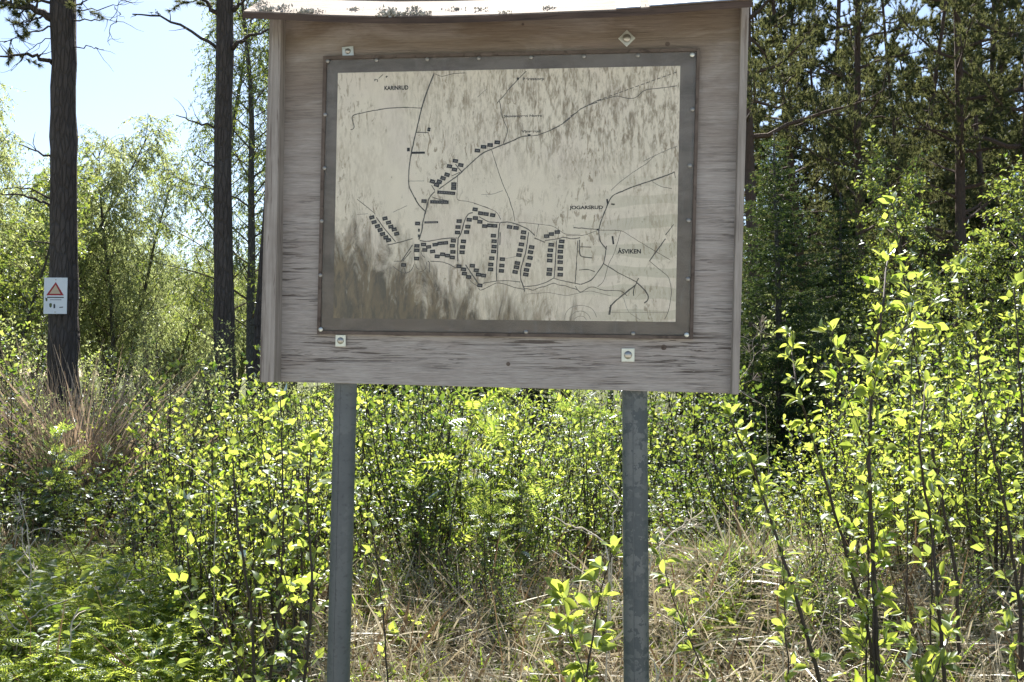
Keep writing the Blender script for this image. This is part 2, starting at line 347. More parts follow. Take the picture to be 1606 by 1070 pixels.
# ------------------------------------------------------------------ the notice board
YAW, LEAN = math.radians(-6.65), math.radians(-2.35)
n_ = np.array([math.sin(YAW)*math.cos(LEAN), -math.cos(YAW)*math.cos(LEAN), math.sin(LEAN)])
u_ = np.array([math.cos(YAW), math.sin(YAW), 0]); v_ = np.cross(n_, u_)
def hit(px, py, off=0.0):
    d = ray(px, py); P0 = EYE+np.array([0, 2.16, 0])+n_*off
    return EYE+d*((n_@(P0-EYE))/(n_@d))
O_ = hit(797, 320)
def B(px, py, off=0.0):
    p = hit(px, py, off)-O_; return float(p@u_), float(p@v_)
board = thing('notice_board', 'weathered plywood notice board with plank roof and stained area map on two grey pipe posts', 'notice board')
board.matrix_world = Matrix(((u_[0], v_[0], n_[0], O_[0]), (u_[1], v_[1], n_[1], O_[1]), (u_[2], v_[2], n_[2], O_[2]), (0, 0, 0, 1)))
def quadpx(c, z0, z1, name, mat, parent=board, bevel=0.0):
    bb = MB(); P = [B(*p, z1) for p in c]; bb.prism(P[::-1] if area(P) < 0 else P, z0, z1); o = bb.build(name, mat, parent)
    if bevel:
        m = o.modifiers.new('bevel', 'BEVEL'); m.width = bevel; m.segments = 2
    return o
def area(P): return sum(P[i][0]*P[(i+1) % len(P)][1]-P[(i+1) % len(P)][0]*P[i][1] for i in range(len(P)))
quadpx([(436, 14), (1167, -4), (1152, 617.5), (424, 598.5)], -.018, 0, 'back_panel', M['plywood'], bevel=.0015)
# side boards: stand proud of the panel, seen partly from inside
def side(px_t, px_b, zt, zb, name='side_board'):
    bb = MB(); (a0, a1), (c0, c1) = px_t, px_b
    t0, t1 = B(a0[0], a0[1], zt), B(a1[0], a1[1], zt); q0, q1 = B(c0[0], c0[1], zb), B(c1[0], c1[1], zb)
    V = [(*q0, -.05), (*q1, -.05), (*q1, zb), (*q0, zb), (*t0, -.05), (*t1, -.05), (*t1, zt), (*t0, zt)]
    bb.add(V, [(0, 3, 2, 1), (4, 5, 6, 7), (0, 1, 5, 4), (1, 2, 6, 5), (2, 3, 7, 6), (3, 0, 4, 7)])
    o = bb.build(name, M['side'], board); m = o.modifiers.new('bevel', 'BEVEL'); m.width = .0018; m.segments = 2
    return o
side(((427, 12), (441.5, 12)), ((409.5, 600), (429, 600)), .030, .048)
side(((1163, -2), (1175.5, -2)), ((1147.5, 619), (1159, 619)), .022, .030)
# thin ply edge strips lying against the outside of the side boards
bb = MB(); a = B(423.5, 26, .012); c = B(407.5, 598, .012); a2 = B(428, 26, .012); c2 = B(412, 598, .012)
bb.prism([c, c2, a2, a], -.045, .014); bb.build('edge_strip', M['side'], board)
# roof: planks sloping up and away from the reader
def roof():
    zf = .105; sl = math.tan(math.radians(33))
    xs = [382, 440, 520, 600, 690, 780, 870, 960, 1050, 1120, 1179]; ys = [27, 29, 33, 35, 34.5, 32, 28.5, 25, 19, 13, 9.5]
    fr = [B(x, y, zf) for x, y in zip(xs, ys)]; k = len(fr); th = .013
    def strip(d0, d1, lift, mat_top, name, lab=None, i0=0, i1=k):
        bb = MB(); V = []
        for (x, y) in fr[i0:i1]:
            for dd, h in ((d0, 0), (d1, 0), (d1, th), (d0, th)):
                V.append((x, y+dd*sl+h*1.15+lift, zf-dd))
        n = i1-i0; Q = []
        for i in range(n-1):
            for e in range(4):
                f = (e+1) % 4; Q.append((i*4+e, i*4+f, (i+1)*4+f, (i+1)*4+e))
        Q += [(0, 3, 2, 1), ((n-1)*4, (n-1)*4+1, (n-1)*4+2, (n-1)*4+3)]
        bb.add(V, np.array(Q)[:, ::-1]); o = bb.build(name, mat_top, board)
        if lab: o['label'] = lab
        return o
    strip(.0, .135, 0, M['roof'], 'roof_plank'); strip(.139, .29, .004, M['roof'], 'roof_plank')
    strip(-.004, .0, -.002, M['roof_dark'], 'roof_edge')                  # darker strip along the front edge
    # zinc strap and a lifted shingle at the right
    def patch(x0, x1, d0, d1, lift, name, mat):
        P = [np.array(B(x, np.interp(x, xs, ys), zf)) for x in (x0, x1)]; bb = MB(); V = []
        for p in P:
            for dd, h in ((d0, 0), (d1, 0), (d1, .003), (d0, .003)): V.append((p[0], p[1]+dd*sl+th*1.15+lift+h, zf-dd))
        bb.add(V, [(0, 1, 2, 3), (4, 7, 6, 5), (0, 4, 5, 1), (1, 5, 6, 2), (2, 6, 7, 3), (3, 7, 4, 0)]); return bb.build(name, mat, board)
    patch(966, 1004, -.003, .28, .001, 'metal_strap', M['strap'])
    patch(1018, 1178, -.006, .05, .003, 'cover_strip', M['strap'])
    lb = MB(); r = np.random.default_rng(3); tm = LEAF2
    for x, d, s, n in ((392, .06, .012, 50), (412, .01, .014, 90), (436, .03, .012, 60), (478, .006, .013, 90), (488, .02, .010, 40), (612, .004, .016, 140), (622, .01, .014, 70), (655, .012, .014, 70), (665, .004, .01, 40), (593, .05, .012, 40),
                       (640, .055, .012, 40), (705, .05, .012, 40), (790, .004, .008, 40), (860, .03, .01, 40), (1020, .01, .008, 30), (1110, .004, .008, 40), (545, .05, .01, 40), (750, .04, .010, 30)):
        p = B(x, np.interp(x, xs, ys), zf); o = np.array([p[0], p[1]+d*sl+th*1.15, zf-d])
        dd = unit(r.normal(0, 1, (n, 3))+np.array([0, .7, .2])); base = o+r.normal(0, s*.55, (n, 3))*np.array([1.6, .35, .5])
        lb.scatter(tm, base, dd, r.normal(0, 1, (n, 3)), r.uniform(.004, .011, n)*s/.012)
    lb.build('lichen', M['lichen'], board, kind='stuff')

# leaf templates: along +Y, width X, face normal Z
def leaf_tmpl(rows, prof, fold, curl, width):
    V = []; T = []; Q = []
    for i in range(rows+1):
        t = i/rows; wv = prof(t)*width/2; z = -curl*t*t
        V += [(-wv, t, z+fold*wv), (0, t, z), (wv, t, z+fold*wv)]
    for i in range(rows):
        a = i*3; Q += [(a, a+1, a+4, a+3), (a+1, a+2, a+5, a+4)]
    return np.array(V), np.array(Q), None
oval = lambda t: math.sin(PI*min(1, t*.93+.03))**.8 if t < .999 else .02
rhomb = lambda t: (t/.35)**.7 if t < .35 else ((1-t)/.65)**.9+.01
LEAF2 = (np.array([(0, 0, 0), (-.27, .45, .09), (0, 1, -.08), (.27, .45, .09)]), None, np.array([(0, 3, 2), (0, 2, 1)]))
LEAF4 = (np.array([(0, 0, 0), (-.30, .36, .08), (0, .45, 0), (.30, .36, .08), (-.2, .75, .0), (.2, .75, .0), (0, 1, -.14)]), None,
         np.array([(0, 2, 1), (0, 3, 2), (1, 2, 4), (2, 3, 5), (4, 2, 6), (2, 5, 6)]))
NEEDLE = (np.array([(-.5, 0, 0), (.5, 0, 0), (0, 1, 0)]), None, np.array([(0, 1, 2)]))
def pinnate(pairs, droop=.25):
    V = []; T = []; k = 0
    for i in range(pairs):
        t = .18+.78*i/pairs; L = .36*(1-.35*abs(t-.5)*2)
        for s in (-1, 1):
            o = np.array([0, t, -droop*t*t]); d = np.array([s*.92, .38, -.12]); d /= np.linalg.norm(d); wv = np.array([-d[1]*s, d[0]*s, 0])*L*.16
            V += [o, o+d*L*.45+wv+np.array([0, 0, .02]), o+d*L, o+d*L*.45-wv+np.array([0, 0, .02])]; T += [(k, k+1, k+2), (k, k+2, k+3)]; k += 4
    o = np.array([0, .96, -droop]); V += [o, o+np.array([-.05, .14, 0]), o+np.array([0, .3, -.08]), o+np.array([.05, .14, 0])]; T += [(k, k+2, k+1), (k, k+3, k+2)]; k += 4
    V += [np.array([-.008, 0, 0]), np.array([.008, 0, 0]), np.array([0, .55, -droop*.3]), np.array([0, 1, -droop])]; T += [(k, k+1, k+2), (k, k+2, k+3)]
    return np.array(V), None, np.array(T)
PINNATE = pinnate(5)
roof()

# posts behind the panel
def post(px0, px1, w0, name, mat, lab):
    bb = MB(); z = -.018-w0-.004
    a = np.array([*B(*px0, z), z]); c = np.array([*B(*px1, z), z]); d = (c-a)/np.linalg.norm(c-a)
    top = a-d*.62; L = 2.05; bot = a+d*.0
    Pw = hit(*px1, z); zz = (c-a); bot = a+d*(np.linalg.norm(c-a)*1.0+(Pw[2]+.25)/abs((d[0]*u_+d[1]*v_+d[2]*n_)[2]))
    bb.tube([top, a, c, bot], w0, 28); o = bb.build(name, mat, board, True); o['label'] = lab
    m = o.modifiers.new('edge', 'EDGE_SPLIT'); m.split_angle = math.radians(50)
    # weld seam down the pipe
    sb = MB(); off = np.array([-w0*.18, 0, w0*.985]); sb.tube([a+off, c+off, bot+off], .0011, 6); sb.build('weld_seam', M['post_plain'], o)
    return o
post((542, 606), (530.5, 1070), .0290, 'post', M['post_plain'], 'plain dark grey pipe post with a lengthwise seam')
post((995.5, 616), (998, 1070), .0310, 'post', M['post_spangle'], 'pipe post with blotchy galvanised coating')

# map case: brown rim, grimy backing, paper, clear cover
pane_c = [(507, 88), (1098, 75), (1087, 532), (497, 524)]
def inset(c, a):
    m = np.mean(np.array(c), 0); return [tuple(np.array(p)+np.sign(m-np.array(p))*a) for p in c]
quadpx(inset(pane_c, 5.5), .001, .004, 'backing_sheet', M['backing'])
inn = inset(pane_c, 5)
for i in range(4):
    k2 = (i+1) % 4; quadpx([pane_c[i], pane_c[k2], inn[k2], inn[i]], .0005, .010, 'rim_strip', M['rim'])
sheet = quadpx([(530, 114.6), (1067, 103.4), (1059.5, 505), (522.5, 499)], .0042, .0048, 'map_sheet', M['paper'])
cover = quadpx(inset(pane_c, 6), .0066, .0088, 'cover_pane', M['acrylic'])

ZP = .0051
def tr(o, s): return lambda x, y: (o[0]+x/s, o[1]+y/s)
C1 = tr((500, 60), 5.18); C2 = tr((790, 60), 5.019); C4 = tr((560, 310), 7.132); C5 = tr((680, 310), 6.983); C6 = tr((640, 180), 7.135); C7 = tr((790, 240), 3.566); C8 = tr((780, 100), 7.64)
KPX = .00155
def lines(specs, name, mat, z):
    bb = MB()
    for f, w0, pts in specs:
        P = np.array([B(*f(*p), z) for p in pts]); w2 = w0*KPX*.42; q = []
        for i2 in range(len(P)-1):                      # resample with a slight hand-drawn wander
            n = max(2, int(np.linalg.norm(P[i2+1]-P[i2])/.006)); q += [P[i2]+(P[i2+1]-P[i2])*t for t in np.linspace(0, 1, n, endpoint=False)]
        q.append(P[-1]); q = np.array(q)
        if len(q) > 4:
            s_ = q.copy(); s_[1:-1] = (q[:-2]+2*q[1:-1]+q[2:])/4; s_[2:-2] = (s_[1:-3]+2*s_[2:-2]+s_[3:-1])/4; q = s_
            q[1:-1] += RNG.normal(0, .00022, (len(q)-2, 2))
        d = unit(np.gradient(q, axis=0)); nn = np.stack([-d[:, 1], d[:, 0]], 1); ww = w2*(1+RNG.normal(0, .12, len(q)))[:, None]
        L, R = q+nn*ww, q-nn*ww; n = len(q); V = np.zeros((2*n, 3)); V[0::2, :2] = L; V[1::2, :2] = R; V[:, 2] = z
        Q = [(2*i2, 2*i2+1, 2*i2+3, 2*i2+2) for i2 in range(n-1)]; bb.add(V, Q)
    return bb.build(name, mat, sheet, kind='stuff')
lines([
 (C1, 2.7, [(937,285),(880,430),(835,570)]), (C1, 2.3, [(835,570),(800,720),(765,870),(748,960)]), (C6, 2.0, [(40,400),(10,600),(5,800),(65,910),(100,990),(180,1068),(196,1090)]),
 (C1, 1.7, [(830,568),(700,562),(560,570),(420,592),(275,625),(265,645),(290,720),(285,738),(258,745)]), (C1, 1.6, [(790,765),(890,768)]),
 (C6, 2.2, [(1213,275),(1060,335),(940,385),(830,430),(730,520),(620,620),(560,680),(460,750),(350,830)]), (C6, 2.0, [(300,860),(240,920),(215,1000),(200,1070)]),
 (C6, 2.0, [(600,640),(530,555)]), (C6, 1.6, [(490,685),(580,645)]), (C6, 1.9, [(262,790),(300,850)]), (C6, 1.5, [(270,920),(330,945),(440,962)]),
 (C4, 2.6, [(790,60),(735,280),(725,380),(690,470)]), (C4, 1.8, [(650,0),(680,70),(750,145)]), (C4, 2.0, [(340,530),(480,500),(620,460)]), (C4, 1.8, [(215,220),(300,340),(430,495)]),
 (C4, 2.0, [(700,480),(780,495),(900,470),(1010,455),(1120,452)]), (C4, 1.9, [(620,530),(490,720)]), (C4, 1.6, [(604,600),(510,712)]),
 (C5, 2.2, [(270,440),(262,560),(265,700)]), (C5, 2.0, [(270,440),(300,400),(340,250),(375,175),(430,165)]), (C5, 1.8, [(500,210),(605,270),(720,272)]),
 (C5, 2.1, [(725,285),(710,400),(700,600),(688,780),(690,910)]), (C5, 1.8, [(730,380),(725,520)]), (C5, 2.0, [(720,280),(810,262),(920,295),(1040,345),(1110,415)]),
 (C5, 1.9, [(1105,445),(1220,490)]), (C5, 1.7, [(1220,470),(1350,455),(1440,430),(1500,460),(1606,440)]), (C5, 2.0, [(1040,380),(1010,600),(955,780),(950,900),(990,980),(995,1030)]),
 (C5, 1.9, [(1345,470),(1335,700),(1320,880)]), (C5, 1.5, [(1320,880),(1230,930),(1120,965),(985,975)]), (C5, 1.5, [(1320,885),(1400,910),(1606,950)]),
 (C5, 2.2, [(350,735),(440,870),(490,940)]), (C5, 1.5, [(540,940),(620,925),(690,912),(820,910),(950,925)]),
 (C7, 2.1, [(955,105),(930,120),(840,150),(720,190),(605,238),(580,290),(545,380),(530,430),(535,490),(575,540)]), (C7, 1.8, [(575,520),(560,620),(530,660),(490,715),(430,735)]),
 (C7, 1.8, [(390,418),(525,428)]), (C7, 1.5, [(415,490),(400,735)]), (C7, 1.9, [(424,485),(424,580),(495,587)]), (C7, 1.6, [(425,525),(490,527)]), (C7, 1.5, [(420,655),(470,650),(510,665)]),
 (C7, 1.6, [(560,620),(640,670),(740,720)]), (C7, 2.2, [(740,720),(800,780),(815,820),(785,840)]), (C7, 1.8, [(755,700),(725,760),(727,800)]), (C7, 2.6, [(735,740),(610,840),(592,870)]), (C7, 3.2, [(600,850),(590,905)]),
 (C7, 1.6, [(950,400),(905,460)]), (C7, 2.0, [(905,480),(815,605)]), (C7, 1.1, [(815,605),(925,695),(940,770),(925,880),(900,930)]), (C7, 1.1, [(955,105),(960,140)]),
 (C2, 1.9, [(0,840),(150,770),(210,768)]), (C2, 1.5, [(210,770),(270,765),(380,720),(480,665),(600,560),(740,490)]),
], 'printed_road', M['print_road'], ZP)
dash = []
p0 = np.array([740., 490]); p1 = np.array([1375., 262])
for i in range(15): dash.append((C2, 1.4, [tuple(p0+(p1-p0)*(i/15)), tuple(p0+(p1-p0)*((i+.68)/15))]))
for i, (a, c) in enumerate([((380,718),(440,690)), ((470,668),(520,625)), ((525,615),(575,585)), ((600,560),(650,535)), ((670,525),(735,505))]): dash.append((C2, 2.2, [a, c]))
lines(dash + [
 (C2, 1.3, [(740,495),(900,450),(960,475),(1040,475),(1110,405),(1220,395),(1365,375)]),
 (C8, 1.5, [(0,475),(20,440),(90,375),(130,310),(250,190),(300,130),(350,90)]), (C8, 1.4, [(20,440),(45,520),(45,610),(90,710),(130,800),(70,960)]),
 (C6, 1.2, [(935,395),(985,560),(1060,780),(1120,910),(1170,1068)]), (C6, 1.0, [(555,690),(550,860),(540,960),(650,965),(760,995),(900,1050)]), (C5, 1.0, [(440,65),(560,100),(695,155),(735,240)]),
 (C5, 1.3, [(825,0),(850,90),(875,150),(888,260)]), (C5, .9, [(930,270),(1050,280),(1230,300),(1320,315),(1440,405),(1606,400)]), (C5, .9, [(1150,290),(1125,430)]),
 (C5, 1.2, [(380,880),(420,940),(490,970)]), (C5, 1.3, [(495,990),(500,1020),(540,1010),(690,930),(780,945),(880,985),(990,1005)]),
 (C5, 1.3, [(990,1000),(1040,995),(1090,1030),(1130,990),(1240,970),(1320,925),(1360,965),(1420,955),(1500,990),(1570,1000),(1606,1040)]),
 (C7, 1.2, [(400,745),(425,785),(450,770),(490,745),(560,770),(660,770),(690,800)]), (C7, .9, [(350,462),(450,462),(525,432),(660,433),(740,485),(830,540),(930,598)]), (C7, .9, [(655,435),(620,560),(585,625),(560,720),(525,748)]),
 (C4, 1.2, [(0,20),(130,120),(205,185)]), (C4, 1.0, [(640,540),(635,640),(640,740)]), (C4, 1.2, [(410,712),(480,712)]), (C4, 1.2, [(405,770),(490,840),(560,850),(610,820),(640,740)]), (C4, 1.5, [(820,712),(960,720),(1050,755),(1110,790)]),
 (C4, 1.0, [(655,740),(665,800),(700,800)]), (C4, 1.3, [(790,710),(815,720),(808,835)]), (C4, 1.0, [(780,720),(765,820),(700,830)]), (C4, 1.2, [(720,590),(715,640),(760,670)]), (C4, 1.1, [(525,780),(545,850)]),
 (C1, 1.1, [(945,290),(1000,318),(1070,290),(1190,282)]), (C1, 1.2, [(485,328),(522,295)]),
], 'printed_track', M['print_road'], ZP-.0001)
lines([(C7, .8, [(600,892),(920,892)]), (C7, .8, [(670,810),(695,890),(765,935)]), (C2, 1.2, [(1100,970),(1230,905),(1365,850)]), (C7, 1.2, [(600,210),(640,170),(720,110),(800,60),(850,10)]), (C7, 1.2, [(830,160),(880,190),(940,200)]),
 (C1, 1.0, [(1290,480),(1330,440),(1365,415)]), (C4, 1.0, [(400,165),(560,90)]), (C6, 1.0, [(0,745),(180,740)]), (C6, 1.0, [(820,895),(950,890),(1060,850)]), (C4, .9, [(0,190),(120,180)]),
 (C7, 1.0, [(340,930),(345,890),(380,860),(440,850),(500,870),(520,920)]), (C7, 1.0, [(370,930),(385,895),(430,880),(475,900),(485,930)]), (C7, 1.0, [(395,930),(420,910),(450,912),(462,935)]),
 (C7, 1.0, [(130,790),(250,780),(350,800),(480,770),(600,800)]), (C5, .9, [(780,670),(930,640)])], 'printed_contour', M['print_faint'], ZP-.0002)
# numbered plots (black boxes with a pale number mark)
plots = []
def pl(f, pts, w0=62, h0=42, r=4): 
    for p in pts: plots.append((f(*p[:2]), w0, h0, r, 7.05))
pl(C6, [(776,402),(845,360),(918,340),(998,310)], 64, 42, 5); pl(C6, [(529,518),(590,564),(463,577),(520,614)], 62, 42, 10); pl(C6, [(437,672),(392,711),(350,750),(320,786),(272,748)], 62, 44, 18)
pl(C6, [(512,778),(510,822)], 60, 42, 2); pl(C6, [(178,967)], 60, 42, 3); pl(C6, [(233,166)], 34, 42, 8)
pl(C4, [(165,222),(190,275),(228,320),(258,362),(286,408),(322,446),(352,478)], 60, 42, -14); pl(C4, [(312,234),(352,280),(378,325),(415,357),(443,405)], 60, 42, -12)
pl(C4, [(677,290),(670,541),(670,590),(667,683),(757,587),(744,525),(521,754)], 60, 42, 2); pl(C4, [(800,552),(845,603),(873,527),(930,512),(990,507)], 60, 40, -5); pl(C4, [(896,658),(957,635),(1012,650),(1065,670)], 60, 42, 3)
pl(C4, [(692,365),(690,430)], 22, 34, 0)
pl(C5, [(217,473),(205,528),(212,595),(280,258),(268,323),(262,383),(375,319),(362,378),(327,480),(318,542),(312,600)], 60, 42, 2)
pl(C5, [(455,130),(515,172),(575,181),(647,193)], 60, 42, 8); pl(C5, [(390,243),(457,225),(507,266),(560,313),(615,306),(670,310)], 60, 42, 4)
pl(C5, [(655,418),(663,478),(663,537),(658,590),(638,665),(627,733),(625,787),(753,675),(748,745),(743,803)], 60, 42, 3); pl(C5, [(833,322),(903,332),(986,380),(979,438),(962,513),(948,576),(935,630)], 62, 42, 7)
pl(C5, [(917,718),(908,764),(893,815),(1074,543),(1062,598),(1057,660),(1036,737),(1018,793),(1010,843)], 62, 42, 9)
pl(C5, [(1355,378),(1290,400),(1238,423)], 60, 42, -2); pl(C5, [(1288,517),(1280,577),(1272,634),(1272,690),(1270,790),(1265,838),(1404,480),(1395,537),(1388,592),(1388,652),(1387,708),(1388,780),(1387,845)], 62, 42, 3)
pl(C5, [(278,753),(330,786),(337,833),(385,870),(425,747),(467,797),(490,844),(548,854),(507,962)], 60, 42, 5)
bb = MB(); tk = MB(); bars = MB()
def rect(m, c, wpx, hpx, r, z):
    x, y = B(*c, z); a, h2 = wpx*KPX/2, hpx*KPX/2; cs, sn = math.cos(math.radians(-r)), math.sin(math.radians(-r))
    m.add([(x+cs*i2-sn*j2, y+sn*i2+cs*j2, z) for i2, j2 in ((-a,-h2),(a,-h2),(a,h2),(-a,h2))], [(0,1,2,3)])
for c, w0, h0, r, s in plots:
    rect(bb, c, w0/s, h0/s, r, ZP+.0001)
    for dx in (-1.6, 0, 1.6): rect(tk, (c[0]+dx*w0/62, c[1]+.1), .9*w0/62, 1.7, r, ZP+.0002)
for f, c, w0, h0, r, s in ((C6,(428,874),208,38,5,7.1),(C6,(350,978),212,40,2,7.1),(C4,(830,277),158,24,-1,7.1),(C1,(808,931),112,18,0,5.18),(C1,(728,905),24,30,0,5.18),(C7,(580,272),10,28,-10,3.566),(C7,(611,287),20,8,5,3.566),(C7,(611,488),10,46,-8,3.566),(C7,(525,428),10,8,0,3.566),(C1,(551,313),12,16,40,5.18),(C8,(380,857),36,24,0,7.64),(C8,(246,180),22,30,0,7.64)):
    rect(bb, f(*c), w0/s, h0/s, r, ZP+.0001)
for f, c, w0, r, s in ((C6,(428,874),170,5,7.1),(C6,(350,978),170,2,7.1),(C4,(830,277),130,-1,7.1)):
    n = 9
    for i in range(n):
        c2 = (c[0]+(i-(n-1)/2)*w0/n, c[1]+(i-(n-1)/2)*w0/n*math.sin(math.radians(r))); rect(tk, f(*c2), 1.3, 1.5, r, ZP+.0002)
bb.build('printed_plot', M['print'], sheet, kind='stuff'); tk.build('printed_number', M['print_tick'], sheet, kind='stuff')
def text(s, c, h, wpx, mat, parent, z=ZP+.0001, name='lettering', rot=0):
    cu = bpy.data.curves.new(name, 'FONT'); cu.body = s; cu.align_x = 'CENTER'; cu.align_y = 'CENTER'; cu.size = 1; cu.offset = .034
    ob = bpy.data.objects.new(name, cu); COL.objects.link(ob); dg = bpy.context.evaluated_depsgraph_get(); me = bpy.data.meshes.new_from_object(ob.evaluated_get(dg)); bpy.data.objects.remove(ob)
    co = np.zeros(len(me.vertices)*3); me.vertices.foreach_get('co', co); co = co.reshape(-1, 3); me.materials.clear(); me.materials.append(mat)
    o = link(name, me, parent); x, y = B(*c, z); wd = np.ptp(co[:, 0]); hh = np.ptp(co[:, 1]); o.location = (x, y, z); o.scale = (wpx*KPX/wd, h*KPX/hh, 1); o.rotation_euler.z = math.radians(rot)
    return o
text('KARINRUD', (621.5, 138.2), 7.0, 39, M['print'], sheet); text('JOGARSRUD', (919.8, 325.8), 7.2, 52, M['print'], sheet); text('ÅSVIKEN', (987.2, 394.8), 9.0, 36, M['print'], sheet)
text('Bergstorp', (836.5, 124), 6.0, 34, M['print_road'], sheet); text('Vingerud', (833, 206.3), 5.4, 30, M['print_road'], sheet); text('Skogsmyren Norra', (820, 182), 5.0, 60, M['print_road'], sheet); text('Bj', (590, 126), 5.0, 6, M['print_road'], sheet)

# fixings
def washer(c, sz, rot, bolt_r, lab, zb=0.0):
    x, y = B(*c, zb+.003); bb = MB(); a = math.radians(rot); cs, sn = math.cos(a), math.sin(a); wv, hv = sz[0]*KPX/2, sz[1]*KPX/2
    bb.prism([(x+cs*i2-sn*j2, y+sn*i2+cs*j2) for i2, j2 in ((-wv,-hv),(wv,-hv),(wv,hv),(-wv,hv))], zb+.0003, zb+.003)
    o = bb.build('washer_plate', M['washer'], board); m = o.modifiers.new('bevel', 'BEVEL'); m.width = .0009; m.segments = 2
    o['label'] = lab
    d = MB(); R = bolt_r*KPX
    d.tube([(x, y, zb+.003), (x, y, zb+.0045), (x, y, zb+.0068), (x, y, zb+.0080)], [R*1.05, R, R*.72, R*.2], 18); d.build('bolt', M['bolt'], o, True)
washer((545.5, 80.5), (19, 16), 4, 4.4, 'small oblong zinc plate above the map case'); washer((983, 60), (19, 19), 45, 6.2, 'zinc plate turned on its corner like a diamond')
washer((534, 534.5), (17, 19), 0, 5.2, 'zinc plate below the lower left map corner', .004); washer((985, 557), (20, 21), 0, 6, 'square zinc plate below the map at right')
sm = MB(); sm.tube([(0,0,0),(0,0,.0012),(0,0,.0022)], [.0052,.0046,.0016], 12); sme = sm.mesh('screw', M['screw'], True)
smb = MB(); smb.tube([(0,0,0),(0,0,.0012),(0,0,.0022)], [.006,.0054,.002], 12); smeb = smb.mesh('screw', M['washer'], True)
for c, big in [((514,96),0),((590.5,94.5),0),((670,93),0),((751,91.5),0),((833,90),0),((916,88.5),0),((1000.5,87),0),((1085.5,86),1),((503,517),1),((825,521),0),((993,523.5),0),((1077,525.5),1),((510,180),0),((509,264),0),((504.5,347),0),((502.5,432),0),((1086,172),0),((1082,260),0),((1080,346),0),((1079,438),0)]:
    o = link('screw', smeb if big else sme, board); o.location = (*B(*c, .0088), .0088)
kn = MB()
for c, r in (((1047, 69), 5), ((1041, 545), 6), ((797, 571), 4.5), ((820, 38), 3), ((1040, 545), 3)):
    x, y = B(*c, .001); kn.tube([(x, y, -.002), (x, y, .0008)], [r*KPX*.8, r*KPX*.7], 14)
kn.build('wood_knot', M['rim'], board, kind='stuff')

# ------------------------------------------------------------------ vegetation generators
UP = np.array([0, 0, 1.0])
def curve(p, d, L, n, rng, wig=.1, bendz=0.0):
    P = [np.array(p, float)]; d = unit(np.array(d, float)); st = L/n
    for i in range(n):
        d = unit(d+rng.normal(0, wig, 3)+np.array([0, 0, bendz/n])); P.append(P[-1]+d*st)
    return np.array(P)
def along(P, t):
    s = t*(len(P)-1); i = min(int(s), len(P)-2); return P[i]+(P[i+1]-P[i])*(s-i), unit(P[i+1]-P[i])
def radial(d, rng, ang=None):
    a = rng.uniform(0, 2*PI) if ang is None else ang
    x = np.cross(d, UP if abs(d[2]) < .95 else np.array([1.0, 0, 0])); x = unit(x); y = np.cross(d, x)
    return math.cos(a)*x+math.sin(a)*y
def leaf_frames(pos, d, rng, spread=.7):
    pos = np.array(pos); d = unit(np.array(d)); nn = UP[None]+rng.normal(0, spread, d.shape); return pos, d, nn
def shrub_parts(seed, h, stems, spread, side, gap, lsize, leaf_t=LEAF4, t0=.2, wig=.05, r0=.009, droop=0.0, sub=True, up_ang=.7):
    rng = np.random.default_rng(seed); sb = MB(); pos = []; dirs = []
    for k in range(stems):
        a = rng.uniform(0, 2*PI); le = rng.uniform(.15, 1)*spread; hh = h*rng.uniform(.6, 1.0)
        base = np.array([math.cos(a)*.12*rng.random(), math.sin(a)*.12*rng.random(), -.12])
        P = curve(base, [math.cos(a)*le, math.sin(a)*le, 1], hh+.12, 9, rng, wig, .15)
        sb.tube(P, np.linspace(r0, r0*.22, len(P)), 5, False)
        nb = int(hh*9); g = rng.uniform(0, 6)
        for i in range(nb):
            t = t0+(1-t0)*(i+rng.random())/nb; q, d = along(P, t); g += 2.4
            o = radial(d, rng, g); L = side*h*(1.15-t*.8)*rng.uniform(.5, 1.1)
            Q = curve(q, d*up_ang+o, L, 4, rng, wig*1.5, .35-droop)
            sb.tube(Q, np.linspace(r0*.38, r0*.13, len(Q)), 4, False)
            n = max(2, int(L/gap)); gg = rng.uniform(0, 6)
            for j in range(n):
                p2, d2 = along(Q, .15+.85*(j+.5)/n); gg += 2.4; pos.append(p2); dirs.append(d2*.55+radial(d2, rng, gg)*.9+np.array([0, 0, .12-droop]))
            pos.append(Q[-1]); dirs.append(Q[-1]-Q[-2])
        for j in range(5):
            pos.append(P[-1]); dirs.append(unit(P[-1]-P[-2])*.8+radial(unit(P[-1]-P[-2]), rng, j*2.4)*.6)
    pos, d, nn = leaf_frames(pos, dirs, rng); lb = MB(); n = len(pos)
    lb.scatter(leaf_t, pos, d, nn, lsize*rng.uniform(.55, 1.2, n)); return sb, lb
PROTO = {}
def make_shrub(key, name, cat, lm, sm_, **kw):
    sb, lb = shrub_parts(**kw); PROTO[key] = (name, cat, sb.mesh('stems', sm_), lb.mesh('foliage', lm))
def shrub(key, label, loc, rz, sc, group=None):
    name, cat, a, c = PROTO[key]; t = thing(name, label, cat, loc, group); t.rotation_euler.z = rz; t.scale = (sc,)*3 if np.isscalar(sc) else sc
    link('stems', a, t, 'stuff'); link('foliage', c, t, 'stuff'); return t
make_shrub('birch1', 'birch_sapling', 'shrub', M['leaf_bright'], M['twig'], seed=1, h=1.5, stems=8, spread=.30, side=.26, gap=.035, lsize=.050)
make_shrub('birch2', 'birch_sapling', 'shrub', M['leaf_mid'], M['twig'], seed=2, h=1.5, stems=10, spread=.34, side=.24, gap=.034, lsize=.046)
make_shrub('rowan1', 'rowan_sapling', 'shrub', M['leaf_bright'], M['twig_brown'], seed=3, h=1.3, stems=8, spread=.38, side=.22, gap=.075, lsize=.155, leaf_t=PINNATE, droop=.1)
